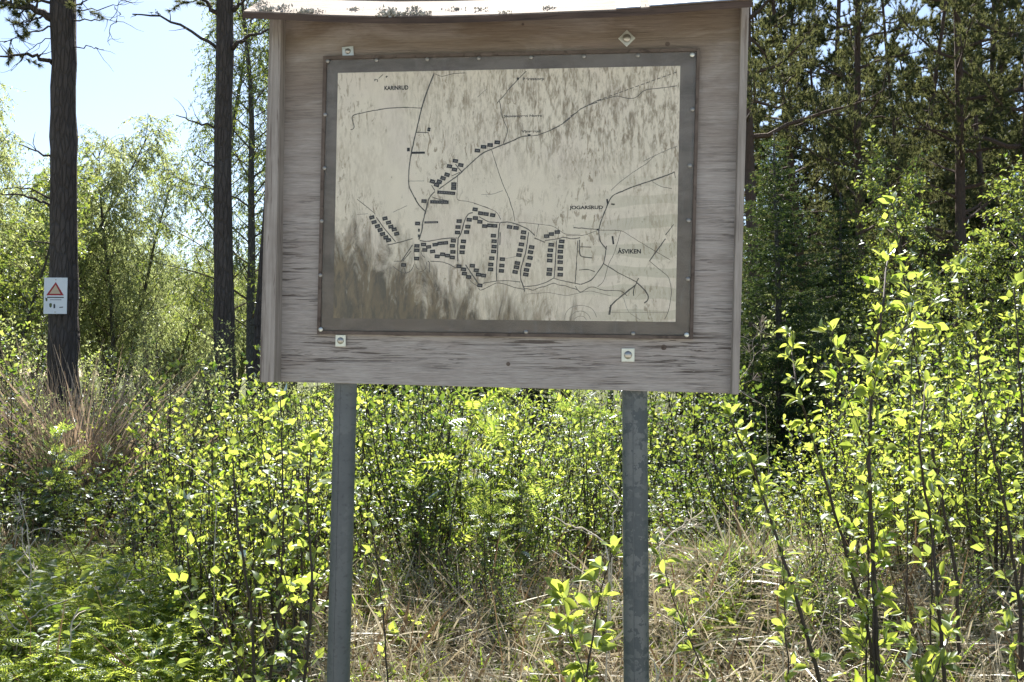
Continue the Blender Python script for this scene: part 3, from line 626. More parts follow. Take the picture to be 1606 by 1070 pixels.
make_shrub('rowan2', 'rowan_sapling', 'shrub', M['leaf_mid'], M['twig_brown'], seed=4, h=1.3, stems=7, spread=.34, side=.24, gap=.07, lsize=.14, leaf_t=PINNATE, droop=.1)
make_shrub('bramble', 'bramble_bush', 'shrub', M['leaf_dark'], M['twig'], seed=5, h=1.0, stems=14, spread=.6, side=.30, gap=.03, lsize=.045)
make_shrub('sallow1', 'sallow_shrub', 'shrub', M['leaf_bright'], M['twig'], seed=6, h=2.2, stems=9, spread=.30, side=.24, gap=.045, lsize=.058, r0=.012)
make_shrub('sallow2', 'sallow_shrub', 'shrub', M['leaf_mid'], M['twig'], seed=8, h=2.2, stems=10, spread=.36, side=.22, gap=.045, lsize=.055, r0=.012)
make_shrub('dull1', 'willow_shrub', 'shrub', M['leaf_pale'], M['twig_brown'], seed=9, h=2.4, stems=12, spread=.30, side=.22, gap=.034, lsize=.052, leaf_t=LEAF2, r0=.010)
make_shrub('dull2', 'alder_shrub', 'shrub', M['leaf_dark'], M['twig'], seed=10, h=1.7, stems=11, spread=.40, side=.24, gap=.036, lsize=.055)
rs = np.random.default_rng(21)
def zone(n, px0, px1, y0, y1, keys, s0, s1, what, group):
    for i in range(n):
        px = px0+(px1-px0)*(i+rs.uniform(.1, .9))/n; Y = rs.uniform(y0, y1); p = at(px, 700, Y); k = keys[int(rs.integers(len(keys)))]
        kind = PROTO[k][0].replace('_', ' '); tone = {'leaf_bright': 'bright yellow-green', 'leaf_mid': 'fresh green', 'leaf_dark': 'dull green', 'leaf_pale': 'pale grey-green'}
        tn = {'birch1': 'bright yellow-green', 'birch2': 'fresh green', 'rowan1': 'bright yellow-green', 'rowan2': 'fresh green', 'bramble': 'dull green', 'sallow1': 'bright yellow-green', 'sallow2': 'fresh green', 'dull1': 'pale grey-green', 'dull2': 'dull green'}[k]
        shrub(k, f'{tn} {kind} {what}', (p[0], Y, ground(p[0], Y)), rs.uniform(0, 6.28), min(rs.uniform(s0, s1), .48 if 40 < px < 140 and 6.9 < Y < 10.6 else 9), f'{tn} {kind}s {group}')
zone(9, 560, 980, 5.7, 6.5, ['birch2', 'rowan2', 'birch1', 'dull2', 'birch1'], .72, .95, 'in front between the two posts', 'in front between the posts')
zone(7, 560, 970, 4.55, 5.0, ['birch2', 'bramble', 'dull2'], .20, .34, 'lowest and nearest between the posts', 'nearest between the posts')
zone(6, 1040, 1640, 4.5, 5.0, ['bramble', 'dull2', 'birch1'], .18, .30, 'lowest and nearest on the right bank', 'nearest on the right bank')
zone(8, -520, -60, 4.6, 8.5, ['birch1', 'dull2', 'sallow2', 'bramble'], .5, .9, 'beyond the left picture edge', 'beyond the left edge')
zone(8, 1690, 2150, 4.6, 8.5, ['sallow1', 'dull2', 'birch2', 'bramble'], .5, .9, 'beyond the right picture edge', 'beyond the right edge')
zone(10, -620, -60, 9.0, 16, ['dull1', 'sallow2', 'dull2'], .8, 1.2, 'far beyond the left picture edge', 'far beyond the left edge')
zone(8, 1700, 2300, 9.0, 16, ['dull1', 'sallow2', 'dull2'], .8, 1.2, 'far beyond the right picture edge', 'far beyond the right edge')
zone(8, 545, 975, 5.0, 5.7, ['birch2', 'bramble', 'rowan2', 'dull2'], .36, .56, 'low at the thicket foot between the posts', 'low between the posts')
zone(10, 540, 1040, 6.7, 8.2, ['sallow2', 'birch2', 'dull2', 'birch1', 'rowan2'], .7, 1.0, 'deeper between the two posts', 'deep between the posts')
zone(7, 245, 530, 4.3, 5.0, ['birch1', 'birch1', 'birch2'], .55, .85, 'in front, left of the plain post', 'at the front left of the plain post')
zone(8, 250, 530, 5.2, 6.4, ['birch1', 'birch2', 'birch1'], .72, .95, 'behind the birch clump by the plain post', 'left of the plain post')
zone(7, -20, 250, 6.3, 7.2, ['dull2', 'bramble', 'rowan2'], .6, .85, 'in the shade at the left', 'in the left shade')
zone(9, -40, 540, 7.0, 8.6, ['birch2', 'dull2', 'dull1', 'birch1'], .65, .95, 'in front of the warning sign pine', 'in the left middle rows')
zone(9, -60, 480, 8.3, 9.2, ['dull1', 'sallow2', 'dull1', 'dull2'], .48, .64, 'just before the two left pine trunks', 'before the left pines')
zone(11, -60, 470, 9.4, 13, ['dull1', 'dull1', 'sallow2', 'dull2'], .7, 1.0, 'around the two left pine trunks', 'around the left pines')
zone(5, 1030, 1210, 6.3, 7.4, ['bramble', 'dull2', 'bramble'], .75, 1.0, 'in the hollow right of the post', 'in the dark hollow')
zone(8, 1290, 1680, 5.0, 6.0, ['sallow1', 'birch1', 'birch2'], .45, .7, 'in front of the right sunny stand', 'in front of the right sunny stand')
zone(12, 1225, 1680, 6.2, 7.6, ['sallow1', 'sallow2', 'birch1', 'sallow1'], .62, .85, 'in the sunny right stand', 'in the right sunny stand')
zone(6, 1060, 1620, 5.0, 5.9, ['bramble', 'dull2', 'birch2'], .30, .45, 'low on the right bank', 'low on the right bank')
zone(9, 1260, 1720, 8.0, 10.5, ['sallow2', 'sallow1', 'dull1', 'birch2'], .8, 1.15, 'behind the sunny right stand', 'behind the right sunny stand')
zone(10, 480, 1300, 9.0, 12, ['dull2', 'dull1', 'birch2', 'sallow2'], .8, 1.1, 'far back behind the board', 'far behind the board')

# ------------------------------------------------------------------ near saplings, leaf by leaf
def leafmesh(name, mat, prof, width, fold, curl):
    bb = MB(); V, Q, T = leaf_tmpl(5, prof, fold, curl, width); pet = len(V)
    bb.add(V, Q); bb.add([(-.012, -.16, .02), (.012, -.16, .02), (.008, .02, 0), (-.008, .02, 0)], [(0, 1, 2, 3)]); return bb.mesh(name, mat, True)
LM = [leafmesh('leaf', M['leaf_bright'], oval, .52, .35, .18), leafmesh('leaf', M['leaf_bright'], oval, .46, .5, .35), leafmesh('leaf', M['leaf_mid'], oval, .56, .2, .05), leafmesh('leaf', M['leaf_bright'], oval, .42, .6, -.12), leafmesh('leaf', M['leaf_bright'], oval, .50, .75, .55), leafmesh('leaf', M['leaf_mid'], oval, .44, .45, .42)]
LB = [leafmesh('leaf', M['leaf_bright'], rhomb, .78, .25, .15), leafmesh('leaf', M['leaf_mid'], rhomb, .82, .35, .3), leafmesh('leaf', M['leaf_bright'], rhomb, .72, .15, -.05), leafmesh('leaf', M['leaf_mid'], rhomb, .75, .55, .45)]
def sapling(name, label, cat, stems, gap, per, size, twig, seed, meshes, t0=.0, mat=None, droop=0.0, limit=290, group=None):
    rng = np.random.default_rng(seed); Y0 = stems[0][1]; pts0 = stems[0][0]; b0 = at(*pts0[0], Y0); root = np.array([b0[0], Y0, float(ground(b0[0], Y0))])
    t = thing(name, label, cat, root, group); count = 0; extra = MB(); ne = 0; jobs = []; tw = MB()
    for pts, Y, r in stems:
        P = [at(*p, Y+.06*i*(1 if rng.random() < .5 else -1)*.5) for i, p in enumerate(pts)]
        g0 = float(ground(P[0][0], P[0][1])); 
        if P[0][2] > g0: P = [np.array([P[0][0]+.3*(P[0][0]-P[1][0])/(abs(P[0][2]-P[1][2])+.1)*.3, P[0][1], g0-.05])]+P
        P = np.array(P); seg = np.concatenate([[0], np.cumsum(np.linalg.norm(np.diff(P, axis=0), axis=1))]); tt = np.linspace(0, seg[-1], max(8, int(seg[-1]/.06)))
        S = np.stack([np.interp(tt, seg, P[:, k]) for k in range(3)], 1); S[1:-1] = (S[:-2]+S[1:-1]+S[2:])/3; S[1:-1] += rng.normal(0, .002, S[1:-1].shape)
        mb = MB(); mb.tube(S-root, np.linspace(r, r*.3, len(S)), 8); mb.build('stem', mat or M['twig'], t, True)
        nn = int(seg[-1]/gap); ang = rng.uniform(0, 6)
        for i in range(nn):
            u = t0+(1-t0)*(i+.5)/nn; q, d = along(S, u); ang += 2.4; o = radial(d, rng, ang)
            L = twig*(1.1-.8*u)*rng.uniform(.25, 1.1)
            Q = curve(q, d*.8+o, max(L, .012), 3, rng, .12, .25); tw.tube(Q-root, np.linspace(r*.22, r*.12, len(Q)), 4, False)
            m = per if L < .1 else per+int((L-.1)/.03)
            for j in range(m):
                f = 1-j/(m+.5)*(.2 if L < .05 else .75); p2, d2 = along(Q, max(f, .05)); a2 = rng.uniform(0, 6.28)
                jobs.append((p2, d2*.7+radial(d2, rng, a2)*rng.uniform(.4, 1.0)+np.array([0, 0, .1-droop])))
        q, d = S[-1], unit(S[-1]-S[-2])
        for j in range(5): jobs.append((q, d*.9+radial(d, rng, j*2.4)*.55))
    tw.build('twigs', mat or M['twig'], t, kind='stuff')
    order = rng.permutation(len(jobs)); lm = MB()
    for k, ix in enumerate(order):
        p, d = jobs[ix]; d = unit(d); n0 = UP+rng.normal(0, .75, 3); x = unit(np.cross(d, n0)); z = np.cross(x, d); s = size*rng.uniform(.36, 1.15); p = p-root+d*s*.15
        if k < limit:
            o = link('leaf', meshes[int(rng.integers(len(meshes)))], t)
            o.matrix_local = Matrix(((x[0]*s, d[0]*s, z[0]*s, p[0]), (x[1]*s, d[1]*s, z[1]*s, p[1]), (x[2]*s, d[2]*s, z[2]*s, p[2]), (0, 0, 0, 1)))
        else: lm.scatter(LEAF4, [p], [d], [z], s)
    if lm.n: lm.build('more_leaves', M['leaf_bright'], t, kind='stuff')
    return t
sapling('sallow_sapling', 'tallest slim sallow sapling with a straight dark stem, right of the board', 'sapling', [([(1378,1085),(1370,880),(1362,720),(1368,600),(1382,500),(1394,400)], 3.3, .011), ([(1368,600),(1420,520),(1440,440)], 3.35, .005), ([(1365,720),(1320,600),(1305,520)], 3.3, .005)], .06, 5, .056, .13, 31, LM, .05)
sapling('sallow_sapling', 'leaning sallow sapling with leafy stem bent left, nearest right of the blotchy post', 'sapling', [([(1290,1085),(1250,940),(1213,830),(1185,740),(1145,655)], 3.1, .010)], .052, 5, .050, .045, 32, LM, .15)
sapling('sallow_sapling', 'sallow sapling whose leafy tip stands alone beside the board edge', 'sapling', [([(1365,1000),(1325,860),(1300,770),(1275,690),(1250,610),(1238,525)], 3.5, .009)], .052, 5, .050, .06, 33, LM, .15)
sapling('sallow_sapling', 'dark stemmed sallow sapling with few leaves near the lower right corner', 'sapling', [([(1483,1085),(1470,930),(1462,830),(1440,700),(1452,600)], 3.4, .010), ([(1462,830),(1500,720),(1510,640)], 3.4, .005)], .085, 5, .050, .11, 34, LM, .1)
sapling('sallow_sapling', 'thin upright sallow shoot in front of the straw mound', 'sapling', [([(1238,1085),(1230,960),(1228,860)], 3.0, .005)], .06, 5, .048, .04, 35, LM, .1)
sapling('sallow_sapling', 'thin bowed sallow shoot right beside the blotchy post', 'sapling', [([(1120,1085),(1072,985),(1042,900),(1032,850)], 3.0, .004)], .055, 5, .044, .03, 36, LM, .1)
sapling('bird_cherry_sapling', 'low broad leaved sapling at the foot of the blotchy post, on its left', 'sapling', [([(915,1085),(930,1000),(940,930),(962,865)], 3.0, .006), ([(915,1085),(895,980),(880,930)], 3.05, .004), ([(925,1060),(900,1020),(890,975)], 2.95, .004)], .06, 5, .066, .09, 37, LM, .05)
sapling('sallow_sapling', 'low leafy sallow clump at the bottom right edge', 'sapling', [([(1450,1085),(1445,1040),(1420,990)], 3.0, .005), ([(1452,1085),(1480,1030),(1490,980)], 3.0, .005)], .05, 5, .062, .06, 38, LM, .0)
sapling('sallow_sapling', 'small sallow shoot cut by the right picture edge', 'sapling', [([(1600,1085),(1590,1030),(1585,980)], 3.0, .005)], .05, 4, .058, .05, 39, LM, .0)
sapling('birch_sapling', 'bushy birch sapling with many stems left of the plain post', 'sapling', [([(400,1085),(395,960),(372,830),(365,700)], 3.6, .009), ([(420,1085),(440,950),(445,780),(440,620)], 3.7, .008)], .062, 4, .052, .22, 40, LB, .05, droop=.25)
sapling('birch_sapling', 'birch sapling with bright leaves right against the plain post', 'sapling', [([(475,1085),(490,930),(482,780),(488,690)], 3.5, .008), ([(455,1085),(462,960),(430,840)], 3.6, .006)], .062, 4, .052, .2, 41, LB, .05, droop=.25)
sapling('birch_sapling', 'short birch sapling with yellowish leaves at the left of the birch clump', 'sapling', [([(385,1085),(345,960),(310,860),(290,790)], 3.8, .007), ([(390,1085),(330,1000),(270,900)], 3.9, .006)], .06, 4, .052, .2, 42, LB, .1, droop=.25)
sapling('birch_sapling', 'slender birch shoot with thin dark stem just right of the plain post', 'sapling', [([(610,1085),(600,950),(585,830),(565,760)], 3.8, .005)], .06, 3, .044, .1, 43, LB, .1, droop=.2)
sapling('birch_sapling', 'birch sapling with hanging bright leaves at the top of the right sunny stand', 'sapling', [([(1500,900),(1460,700),(1430,520),(1400,320)], 4.4, .010), ([(1430,520),(1480,450),(1500,420)], 4.4, .005)], .07, 4, .058, .22, 44, LB, .3, droop=.3)
sapling('birch_sapling', 'birch sapling with dense bright leaves at the right picture edge', 'sapling', [([(1600,950),(1575,780),(1540,640),(1530,520)], 4.2, .010), ([(1600,950),(1610,760),(1600,600),(1590,450)], 4.3, .010)], .065, 4, .058, .24, 45, LB, .2, droop=.25)

RM = []
for pr_, mt in ((5, 'leaf_bright'), (6, 'leaf_bright'), (5, 'leaf_mid')):
    bb = MB(); V, Q, T = pinnate(pr_, .2+.1*len(RM)); bb.add(V, Q, T); RM.append(bb.mesh('leaf', M[mt]))
sapling('rowan_sapling', 'tallest rowan sapling with feathered leaves, midway between the two posts', 'sapling', [([(690,1010),(700,880),(715,760),(742,650)], 5.2, .006), ([(690,1010),(672,860),(650,770)], 5.25, .005)], .10, 2, .17, .09, 46, RM, .15, droop=.1)
sapling('rowan_sapling', 'rowan sapling with bright feathered leaves nearer the blotchy post', 'sapling', [([(780,1000),(775,880),(768,770),(775,700)], 5.3, .006), ([(830,990),(845,880),(850,790)], 5.35, .005)], .10, 2, .16, .09, 47, RM, .15, droop=.1)

# ------------------------------------------------------------------ trees
def trunk_px(pts, Y, zbase=-.3, n=14, ext=None):
    P = [at(x, y, Y) for x, y, _ in pts]; R = [r*Y/F for _, _, r in pts]
    g = float(ground(P[0][0], Y)); P = [np.array([P[0][0], Y, g+zbase])]+P; R = [R[0]*1.25]+R
    if ext: d = unit(P[-1]-P[-2]); P.append(P[-1]+d*ext); R.append(R[-1]*.45)
    P = np.array(P); R = np.array(R); s = np.concatenate([[0], np.cumsum(np.linalg.norm(np.diff(P, axis=0), axis=1))]); t = np.linspace(0, s[-1], 40)
    return np.stack([np.interp(t, s, P[:, k]) for k in range(3)], 1), np.interp(t, s, R)
def rough_tube(P, R, n, rng, amp=.06):
    mb = MB(); mb.tube(P, R, n); V = mb.v[0]; m = len(P); c = np.repeat(P, n, axis=0); mb.v[0] = c+(V-c)*(1+rng.normal(0, amp, (m*n, 1))); return mb
def tufts(mb, pos, dirs, rng, nl=.075, k=12, wd=.0045):
    pos = np.repeat(np.array(pos), k, axis=0); d = unit(np.repeat(np.array(dirs), k, axis=0)+rng.normal(0, .62, (len(pos), 3)))
    n = len(pos); mb.scatter(NEEDLE, pos-d*.01, d, rng.normal(0, 1, (n, 3)), nl*rng.uniform(.7, 1.2, n), wd)
def left_pine(label, pts, Y, branches, seed, crown):
    rng = np.random.default_rng(seed); P, R = trunk_px(pts, Y, ext=6.0); root = P[0].copy(); root[2] += .3
    t = thing('pine_tree', label, 'pine tree', root); rough_tube(P-root, R, 18, rng, .05).build('trunk', M['bark_pine'], t, True)
    for pl_, r, leaves in branches:
        Q = np.array([at(x, y, Y-.02-.12*i) for i, (x, y) in enumerate(pl_)]); s = np.linspace(0, len(Q)-1, 10); S = np.stack([np.interp(s, np.arange(len(Q)), Q[:, k]) for k in range(3)], 1); S[1:-1] = (S[:-2]+2*S[1:-1]+S[2:])/4+rng.normal(0, .012, S[1:-1].shape)
        mb = MB(); mb.tube(S-root, np.linspace(r, r*.35, 10), 7)
        nd = MB()
        for i in range(leaves[0]):                      # side twigs, some with needles
            q, d = along(S, rng.uniform(.25, 1)); T = curve(q, d*.6+radial(d, rng), rng.uniform(.12, .45), 4, rng, .25, .1); mb.tube(T-root, np.linspace(r*.25+.002, .0015, 5), 4, False)
            if leaves[1]:
                pp = []; dd = []
                for f in (.5, .7, .85, 1.0): a, c = along(T, min(f, .999)); pp.append(a); dd.append(c+rng.normal(0, .3, 3))
                tufts(nd, np.array(pp)-root, dd, rng, .095, 40, .009)
        mb.build('branch', M['bark_pine'], t, True)
        if nd.n: nd.build('needles', M['needle_pine'], t, kind='stuff')
    cb, cn = pine_crown(rng, root, P, R, *crown); cb.build('crown_branches', M['bark_red'], t, kind='stuff'); cn.build('needles', M['needle_pine'], t, kind='stuff')
    return t
def pine_crown(rng, root, P, R, t0, nb, L0, tw=9, k=12):
    cb = MB(); pp = []; dd = []
    for i in range(nb):
        u = t0+(1-t0)*(i+rng.random())/nb; q, d = along(P, min(u, .998)); a = i*2.4+rng.uniform(-.5, .5); L = L0*(1.15-.85*(u-t0)/(1-t0))*rng.uniform(.6, 1.1)
        Q = curve(q, [math.cos(a), math.sin(a), rng.uniform(-.05, .35)], L, 7, rng, .13, .25); cb.tube(Q-root, np.linspace(.012+.012*L, .005, 8), 5, False)
        for j in range(tw):
            f = .3+.7*(j+rng.random())/tw; q2, d2 = along(Q, min(f, .999)); T = curve(q2, d2*.7+radial(d2, rng)*.8+UP*.15, L*rng.uniform(.10, .26), 3, rng, .2, .2); cb.tube(T-root, [.005, .004, .003, .002], 3, False)
            for f2 in (.45, .7, .9, .999): a3, c3 = along(T, f2); pp.append(a3-root); dd.append(c3+UP*.3)
    cn = MB(); tufts(cn, pp, dd, rng, .12, k, .017); return cb, cn
D1 = tr((0, 0), 3.566); D2 = tr((0, 280), 2.973)
left_pine('thick dark pine at the left with a warning sign nailed to it', [(99, 640, 23), (99, 590, 22), (100, 300, 19.5), (99, 0, 18.5)], 10.7, [
  ([D1(300,110),D1(200,55),D1(90,30),D1(-20,12)], .055, (10, 1)), ([D1(300,360),D1(200,312),D1(130,300),D1(-10,315)], .030, (6, 0)), ([D1(290,885),D1(200,840),D1(105,808)], .016, (2, 0)),
  ([D2(240,95),D2(150,47),D2(20,45)], .014, (3, 0)), ([D2(240,130),D2(150,90),D2(-10,68)], .020, (3, 0)), ([D2(235,302),D2(150,290),D2(80,292)], .010, (2, 0)),
  ([D1(415,115),D1(540,105),D1(655,120)], .010, (4, 0)), ([D1(655,118),D1(605,155),D1(615,255)], .006, (2, 0)), ([D1(415,262),D1(520,262),D1(580,278)], .008, (2, 0)), ([D1(415,62),D1(620,40),D1(700,0)], .008, (4, 0)), ([D1(640,38),D1(695,105)], .005, (1, 0)),
  ([D1(290,150),D1(180,180),D1(20,240)], .012, (7, 1)), ([D1(300,60),D1(180,120),D1(60,140)], .014, (9, 1)), ([D1(300,20),D1(160,-10),D1(20,-40)], .02, (9, 1)), ([D1(410,40),D1(470,10),D1(540,-30)], .012, (6, 1)), ([D1(300,200),D1(200,250),D1(60,400)], .007, (5, 0))],
  51, (.80, 16, 1.5))
left_pine('slimmer dark pine midway between the warning sign pine and the board', [(353, 620, 18), (352, 583, 16.5), (349, 300, 13.7), (353, 0, 12.8)], 11.5, [
  ([D1(1210,265),D1(1080,180),D1(890,85),D1(740,80)], .024, (3, 0)), ([D1(890,85),D1(830,66)], .007, (0, 0)), ([D1(890,85),D1(875,55)], .006, (0, 0)), ([D1(1300,275),D1(1380,200),D1(1530,160)], .032, (2, 0)), ([D1(1220,80),D1(1160,15),D1(1110,-20)], .035, (3, 1)), ([D1(1305,60),D1(1380,-10)], .03, (3, 1)),
  ([D1(1200,718),D1(1100,680),D1(985,645)], .016, (2, 0)), ([D1(1200,935),D1(1140,895),D1(1083,862)], .013, (1, 0))], 52, (.80, 14, 1.4))
left_pine('leaning dark trunk half hidden behind the left edge of the board', [(400, 640, 11), (404, 600, 11), (416, 420, 10), (432, 200, 9)], 12.5, [([(405, 520), (390, 500)], .012, (1, 0))], 53, (.70, 24, 1.6))

def pine_proto(seed, h, r, t0, nb, L0, lean=.03):
    rng = np.random.default_rng(seed); P = curve((0, 0, -.3), (rng.normal(0, lean), rng.normal(0, lean), 1), h, 16, rng, .012); R = np.linspace(r*1.1, r*.22, 17)
    tb = rough_tube(P, R, 12, rng, .05); cb, cn = pine_crown(rng, np.zeros(3), P, R, t0, nb, L0, 26, 16)
    for i in range(14):                                   # dead snags below the crown
        q, d = along(P, rng.uniform(.12, t0)); Q = curve(q, radial(d, rng)+UP*.1, rng.uniform(.3, 1.2), 4, rng, .15); tb.tube(Q, np.linspace(.014, .004, 5), 4, False)
    return 'pine_tree', 'pine tree', [('trunk', tb.mesh('trunk', M['bark_red'], True), None), ('branches', cb.mesh('branches', M['bark_red']), 'stuff'), ('needles', cn.mesh('needles', M['needle_pine']), 'stuff')]
def spruce_proto(seed, h, r, dens=1.0, tips=True):
    rng = np.random.default_rng(seed); P = curve((0, 0, -.3), (0, 0, 1), h, 14, rng, .008); tb = MB(); tb.tube(P, np.linspace(r, r*.12, 15), 10); nb = MB(); tp = MB(); cb = MB()
    nw = int(h*6); pos = []; dr = []; tpos = []; tdr = []
    for i in range(nw):
        u = .05+.94*(i/nw); q, d = along(P, min(u, .999)); L = (.30*h*(1-u)**.85+.12)
        for b_ in range(5):
            a = b_*1.2566+i*.7+rng.uniform(-.3, .3); Lb = L*rng.uniform(.7, 1.08)
            Q = curve(q, [math.cos(a), math.sin(a), -.08+.35*u], Lb, 6, rng, .05, -.05+.3*rng.random()); cb.tube(Q, np.linspace(.004+.005*Lb, .002, 7), 4, False)
            n = max(3, int(Lb/.085*dens)); side = np.cross(unit(Q[-1]-Q[0]), UP)
            for j in range(n):
                f = .12+.88*(j+rng.random())/n; q2, d2 = along(Q, min(f, .999)); sd_ = 1 if j % 2 else -1; Lt = Lb*.34*(1.1-f)+.05
                T = np.linspace(0, 1, max(2, int(Lt/.045)))[:, None]*unit(d2*.75+side*sd_+np.array([0, 0, -.28]))[None]*Lt+q2
                dd2 = unit(T[-1]-T[0])
                for x in T: pos.append(x); dr.append(dd2)
                if f > .6: tpos.append(T[-1]); tdr.append(dd2)
    pos = np.array(pos); dr = np.array(dr); k = 7; pr = np.repeat(pos, k, 0); d3 = unit(np.repeat(dr, k, 0)*.8+rng.normal(0, .6, (len(pr), 3))); nb.scatter(NEEDLE, pr+rng.normal(0, .012, pr.shape), d3, rng.normal(0, 1, pr.shape), .062, .017)
    tpos = np.array(tpos); k = 5; pr = np.repeat(tpos, k, 0); tp.scatter(NEEDLE, pr, unit(np.repeat(np.array(tdr), k, 0)+rng.normal(0, .35, (len(pr), 3))), rng.normal(0, 1, pr.shape), .055, .014)
    return 'spruce_tree', 'spruce tree', [('trunk', tb.mesh('trunk', M['bark_grey'], True), None), ('branches', cb.mesh('branches', M['bark_grey']), 'stuff'), ('needles', nb.mesh('needles', M['needle_spruce']), 'stuff'), ('young_tips', tp.mesh('young_tips', M['needle_tip']), 'stuff')]
def leaf_tree(seed, h, r, nb, L0, tw, gap, ls, lm, bm, droop, name, cat, t0=.22, upang=.6, stems=1, tl=.55):
    rng = np.random.default_rng(seed); tb = MB(); cb = MB(); pos = []; dr = []
    for s in range(stems):
        a0 = rng.uniform(0, 6.28); sp = .22 if stems > 1 else .02
        P = curve((0, 0, -.3), (math.cos(a0)*sp, math.sin(a0)*sp, 1), h*rng.uniform(.8, 1), 14, rng, .03); tb.tube(P, np.linspace(r, r*.12, 15), 9)
        for i in range(nb):
            u = t0+(1-t0)*(i+rng.random())/nb; q, d = along(P, min(u, .998)); a = i*2.4; L = L0*(1.1-.8*u)*rng.uniform(.6, 1.15)
            Q = curve(q, d*upang+np.array([math.cos(a), math.sin(a), 0]), L, 6, rng, .1, .2); cb.tube(Q, np.linspace(.005+.008*L, .003, 7), 4, False)
            for j in range(tw):
                q2, d2 = along(Q, min(.25+.75*(j+rng.random())/tw, .999)); T = curve(q2, d2*.6+radial(d2, rng)*.7-UP*droop*.4, tl*rng.uniform(.4, 1.1), 5, rng, .1, -droop*2.2); cb.tube(T, np.linspace(.003, .001, 6), 3, False)
                n = int(tl/gap)
                for m_ in range(n): a3, c3 = along(T, min(.1+.9*(m_+.5)/n, .999)); pos.append(a3); dr.append(c3*.5+radial(c3, rng)*.8-UP*droop*.5)
    pos, d, nn = leaf_frames(pos, dr, rng, .9); lb = MB(); sz = ls*rng.uniform(.6, 1.2, len(pos)); lb.scatter(LEAF2, pos, d, nn, sz, sz*(.62 if droop > .3 else 1))
    return name, cat, [('trunk', tb.mesh('trunk', bm, True), None), ('branches', cb.mesh('branches', M['twig_brown']), 'stuff'), ('leaves', lb.mesh('leaves', lm), 'stuff')]
def plant(proto, label, px, Y, rz=0, sc=1.0, group=None, x=None):
    name, cat, parts = proto; xx = at(px, 600, Y)[0] if x is None else x
    t = thing(name, label, cat, (xx, Y, float(ground(xx, Y))), group); t.rotation_euler.z = rz; t.scale = (sc,)*3 if np.isscalar(sc) else sc
    for n, me, kind in parts: link(n, me, t, kind)
    return t
PA = pine_proto(61, 15, .15, .26, 52, 2.5); PB = pine_proto(62, 16, .15, .34, 50, 2.6); PC = pine_proto(63, 13, .11, .18, 54, 2.2)
SA = spruce_proto(64, 6.2, .09); SB = spruce_proto(65, 9.5, .11, .8)
BA = leaf_tree(66, 10, .09, 60, 1.9, 15, .030, .066, M['leaf_birch'], M['bark_grey'], .7, 'birch_tree', 'birch tree')
BB = leaf_tree(67, 6.5, .06, 40, 1.7, 16, .026, .066, M['leaf_pale'], M['bark_grey'], .75, 'willow_tree', 'willow tree', stems=4, upang=1.0)
BC = leaf_tree(68, 5.5, .05, 34, 1.3, 11, .040, .08, M['leaf_birch'], M['bark_grey'], .1, 'aspen_tree', 'aspen tree', stems=2)
# left side
plant(BA, 'birch with hanging leafy twigs behind the slimmer pine, left of the board', 395, 14.5, .4, 1.0)
plant(BA, 'second birch half hidden by the board, with leaves showing past its left edge', 455, 17, 2.1, 1.05)
plant(BB, 'pale willow tree just right of the warning sign pine', 185, 20, 0, 1.12)
plant(BB, 'pale willow tree at the left picture edge behind the warning sign pine', 30, 19, 1.7, 1.3)
plant(BB, 'smaller pale willow further right towards the slimmer pine', 262, 24, 3.3, .80)
plant(BC, 'young aspen with yellowish leaves at the far left edge', -15, 15, 1, .95)
plant(BB, 'hazy willow low between the two left pines', 318, 27, 4.5, .74)
for i, (px, Y, s) in enumerate([(-160, 24, 1.2), (-330, 28, 1.3), (-480, 22, 1.1), (60, 32, 1.3), (130, 38, 1.3), (220, 42, 1.25), (300, 40, 1.05), (370, 36, 1.1), (-60, 30, 1.3), (-10, 45, 1.5), (430, 44, 1.2), (170, 30, 1.0), (250, 34, 1.0), (340, 46, 1.2)]):
    plant(BB, 'distant pale willow in the far tree line at the left', px, Y, i*1.3, s, 'distant willows at the left')
plant(BA, 'slender birch whose leaves hang close left of the slimmer pine', 338, 16, 3.6, .95)
# right side
plant(SA, 'dark young spruce with pale tips directly right of the board', 1225, 9.6, .3, .68)
plant(SA, 'small spruce with pale horizontal tips in front of the reddish pine', 1318, 11.5, 1.9, .62)
plant(PB, 'pine with a straight trunk showing just past the right edge of the board', 1188, 15, 0, (.72, .72, 1))
plant(PA, 'reddish pine trunk standing clear in the middle of the right wood', 1347, 17, 2.2, (.62, .62, 1))
plant(PC, 'thin pine trunk right of the reddish pine', 1441, 19, 1.0, (.62, .62, .95))
plant(PA, 'dark pine with dense boughs in the upper right', 1512, 16, 4.0, (.7, .7, .95))
plant(PB, 'pine trunk cut by the right picture edge', 1604, 15, 3.0, (.7, .7, 1))
plant(PC, 'pine with low boughs left of the dense dark pine in the wood', 1400, 22, 5.0, 1)
plant(PC, 'pine with low boughs between the board edge and the reddish pine', 1275, 21, 2.4, 1)
plant(PC, 'pine with low boughs beyond the right picture edge trunk', 1570, 22, .4, 1)
plant(SB, 'tall spruce in the wood behind the reddish pine', 1372, 26, 0, 1)
plant(SB, 'tall spruce in the wood near the right picture edge', 1545, 25, 2, 1.05)
plant(BC, 'bright leafy aspen rising against the dark wood at the upper right', 1490, 11.5, .5, .80)
plant(BC, 'broad leafy aspen at the right edge below the dark wood', 1590, 10.5, 2.5, .62)
plant(BC, 'small leafy aspen below the thin pine trunk', 1420, 12.5, 4.2, .55)
rb = np.random.default_rng(77)
for i in range(38):
    px = 1120+(1800-1120)*(i+rb.random())/38; Y = rb.uniform(25, 42); pr = [PA, PB, PC, SB][int(rb.integers(4))]
    plant(pr, f'{pr[1].split()[0]} deep in the dark wood behind the right side', px, Y, rb.uniform(0, 6.28), rb.uniform(.85, 1.15), f'{pr[1].split()[0]}s deep in the right wood')
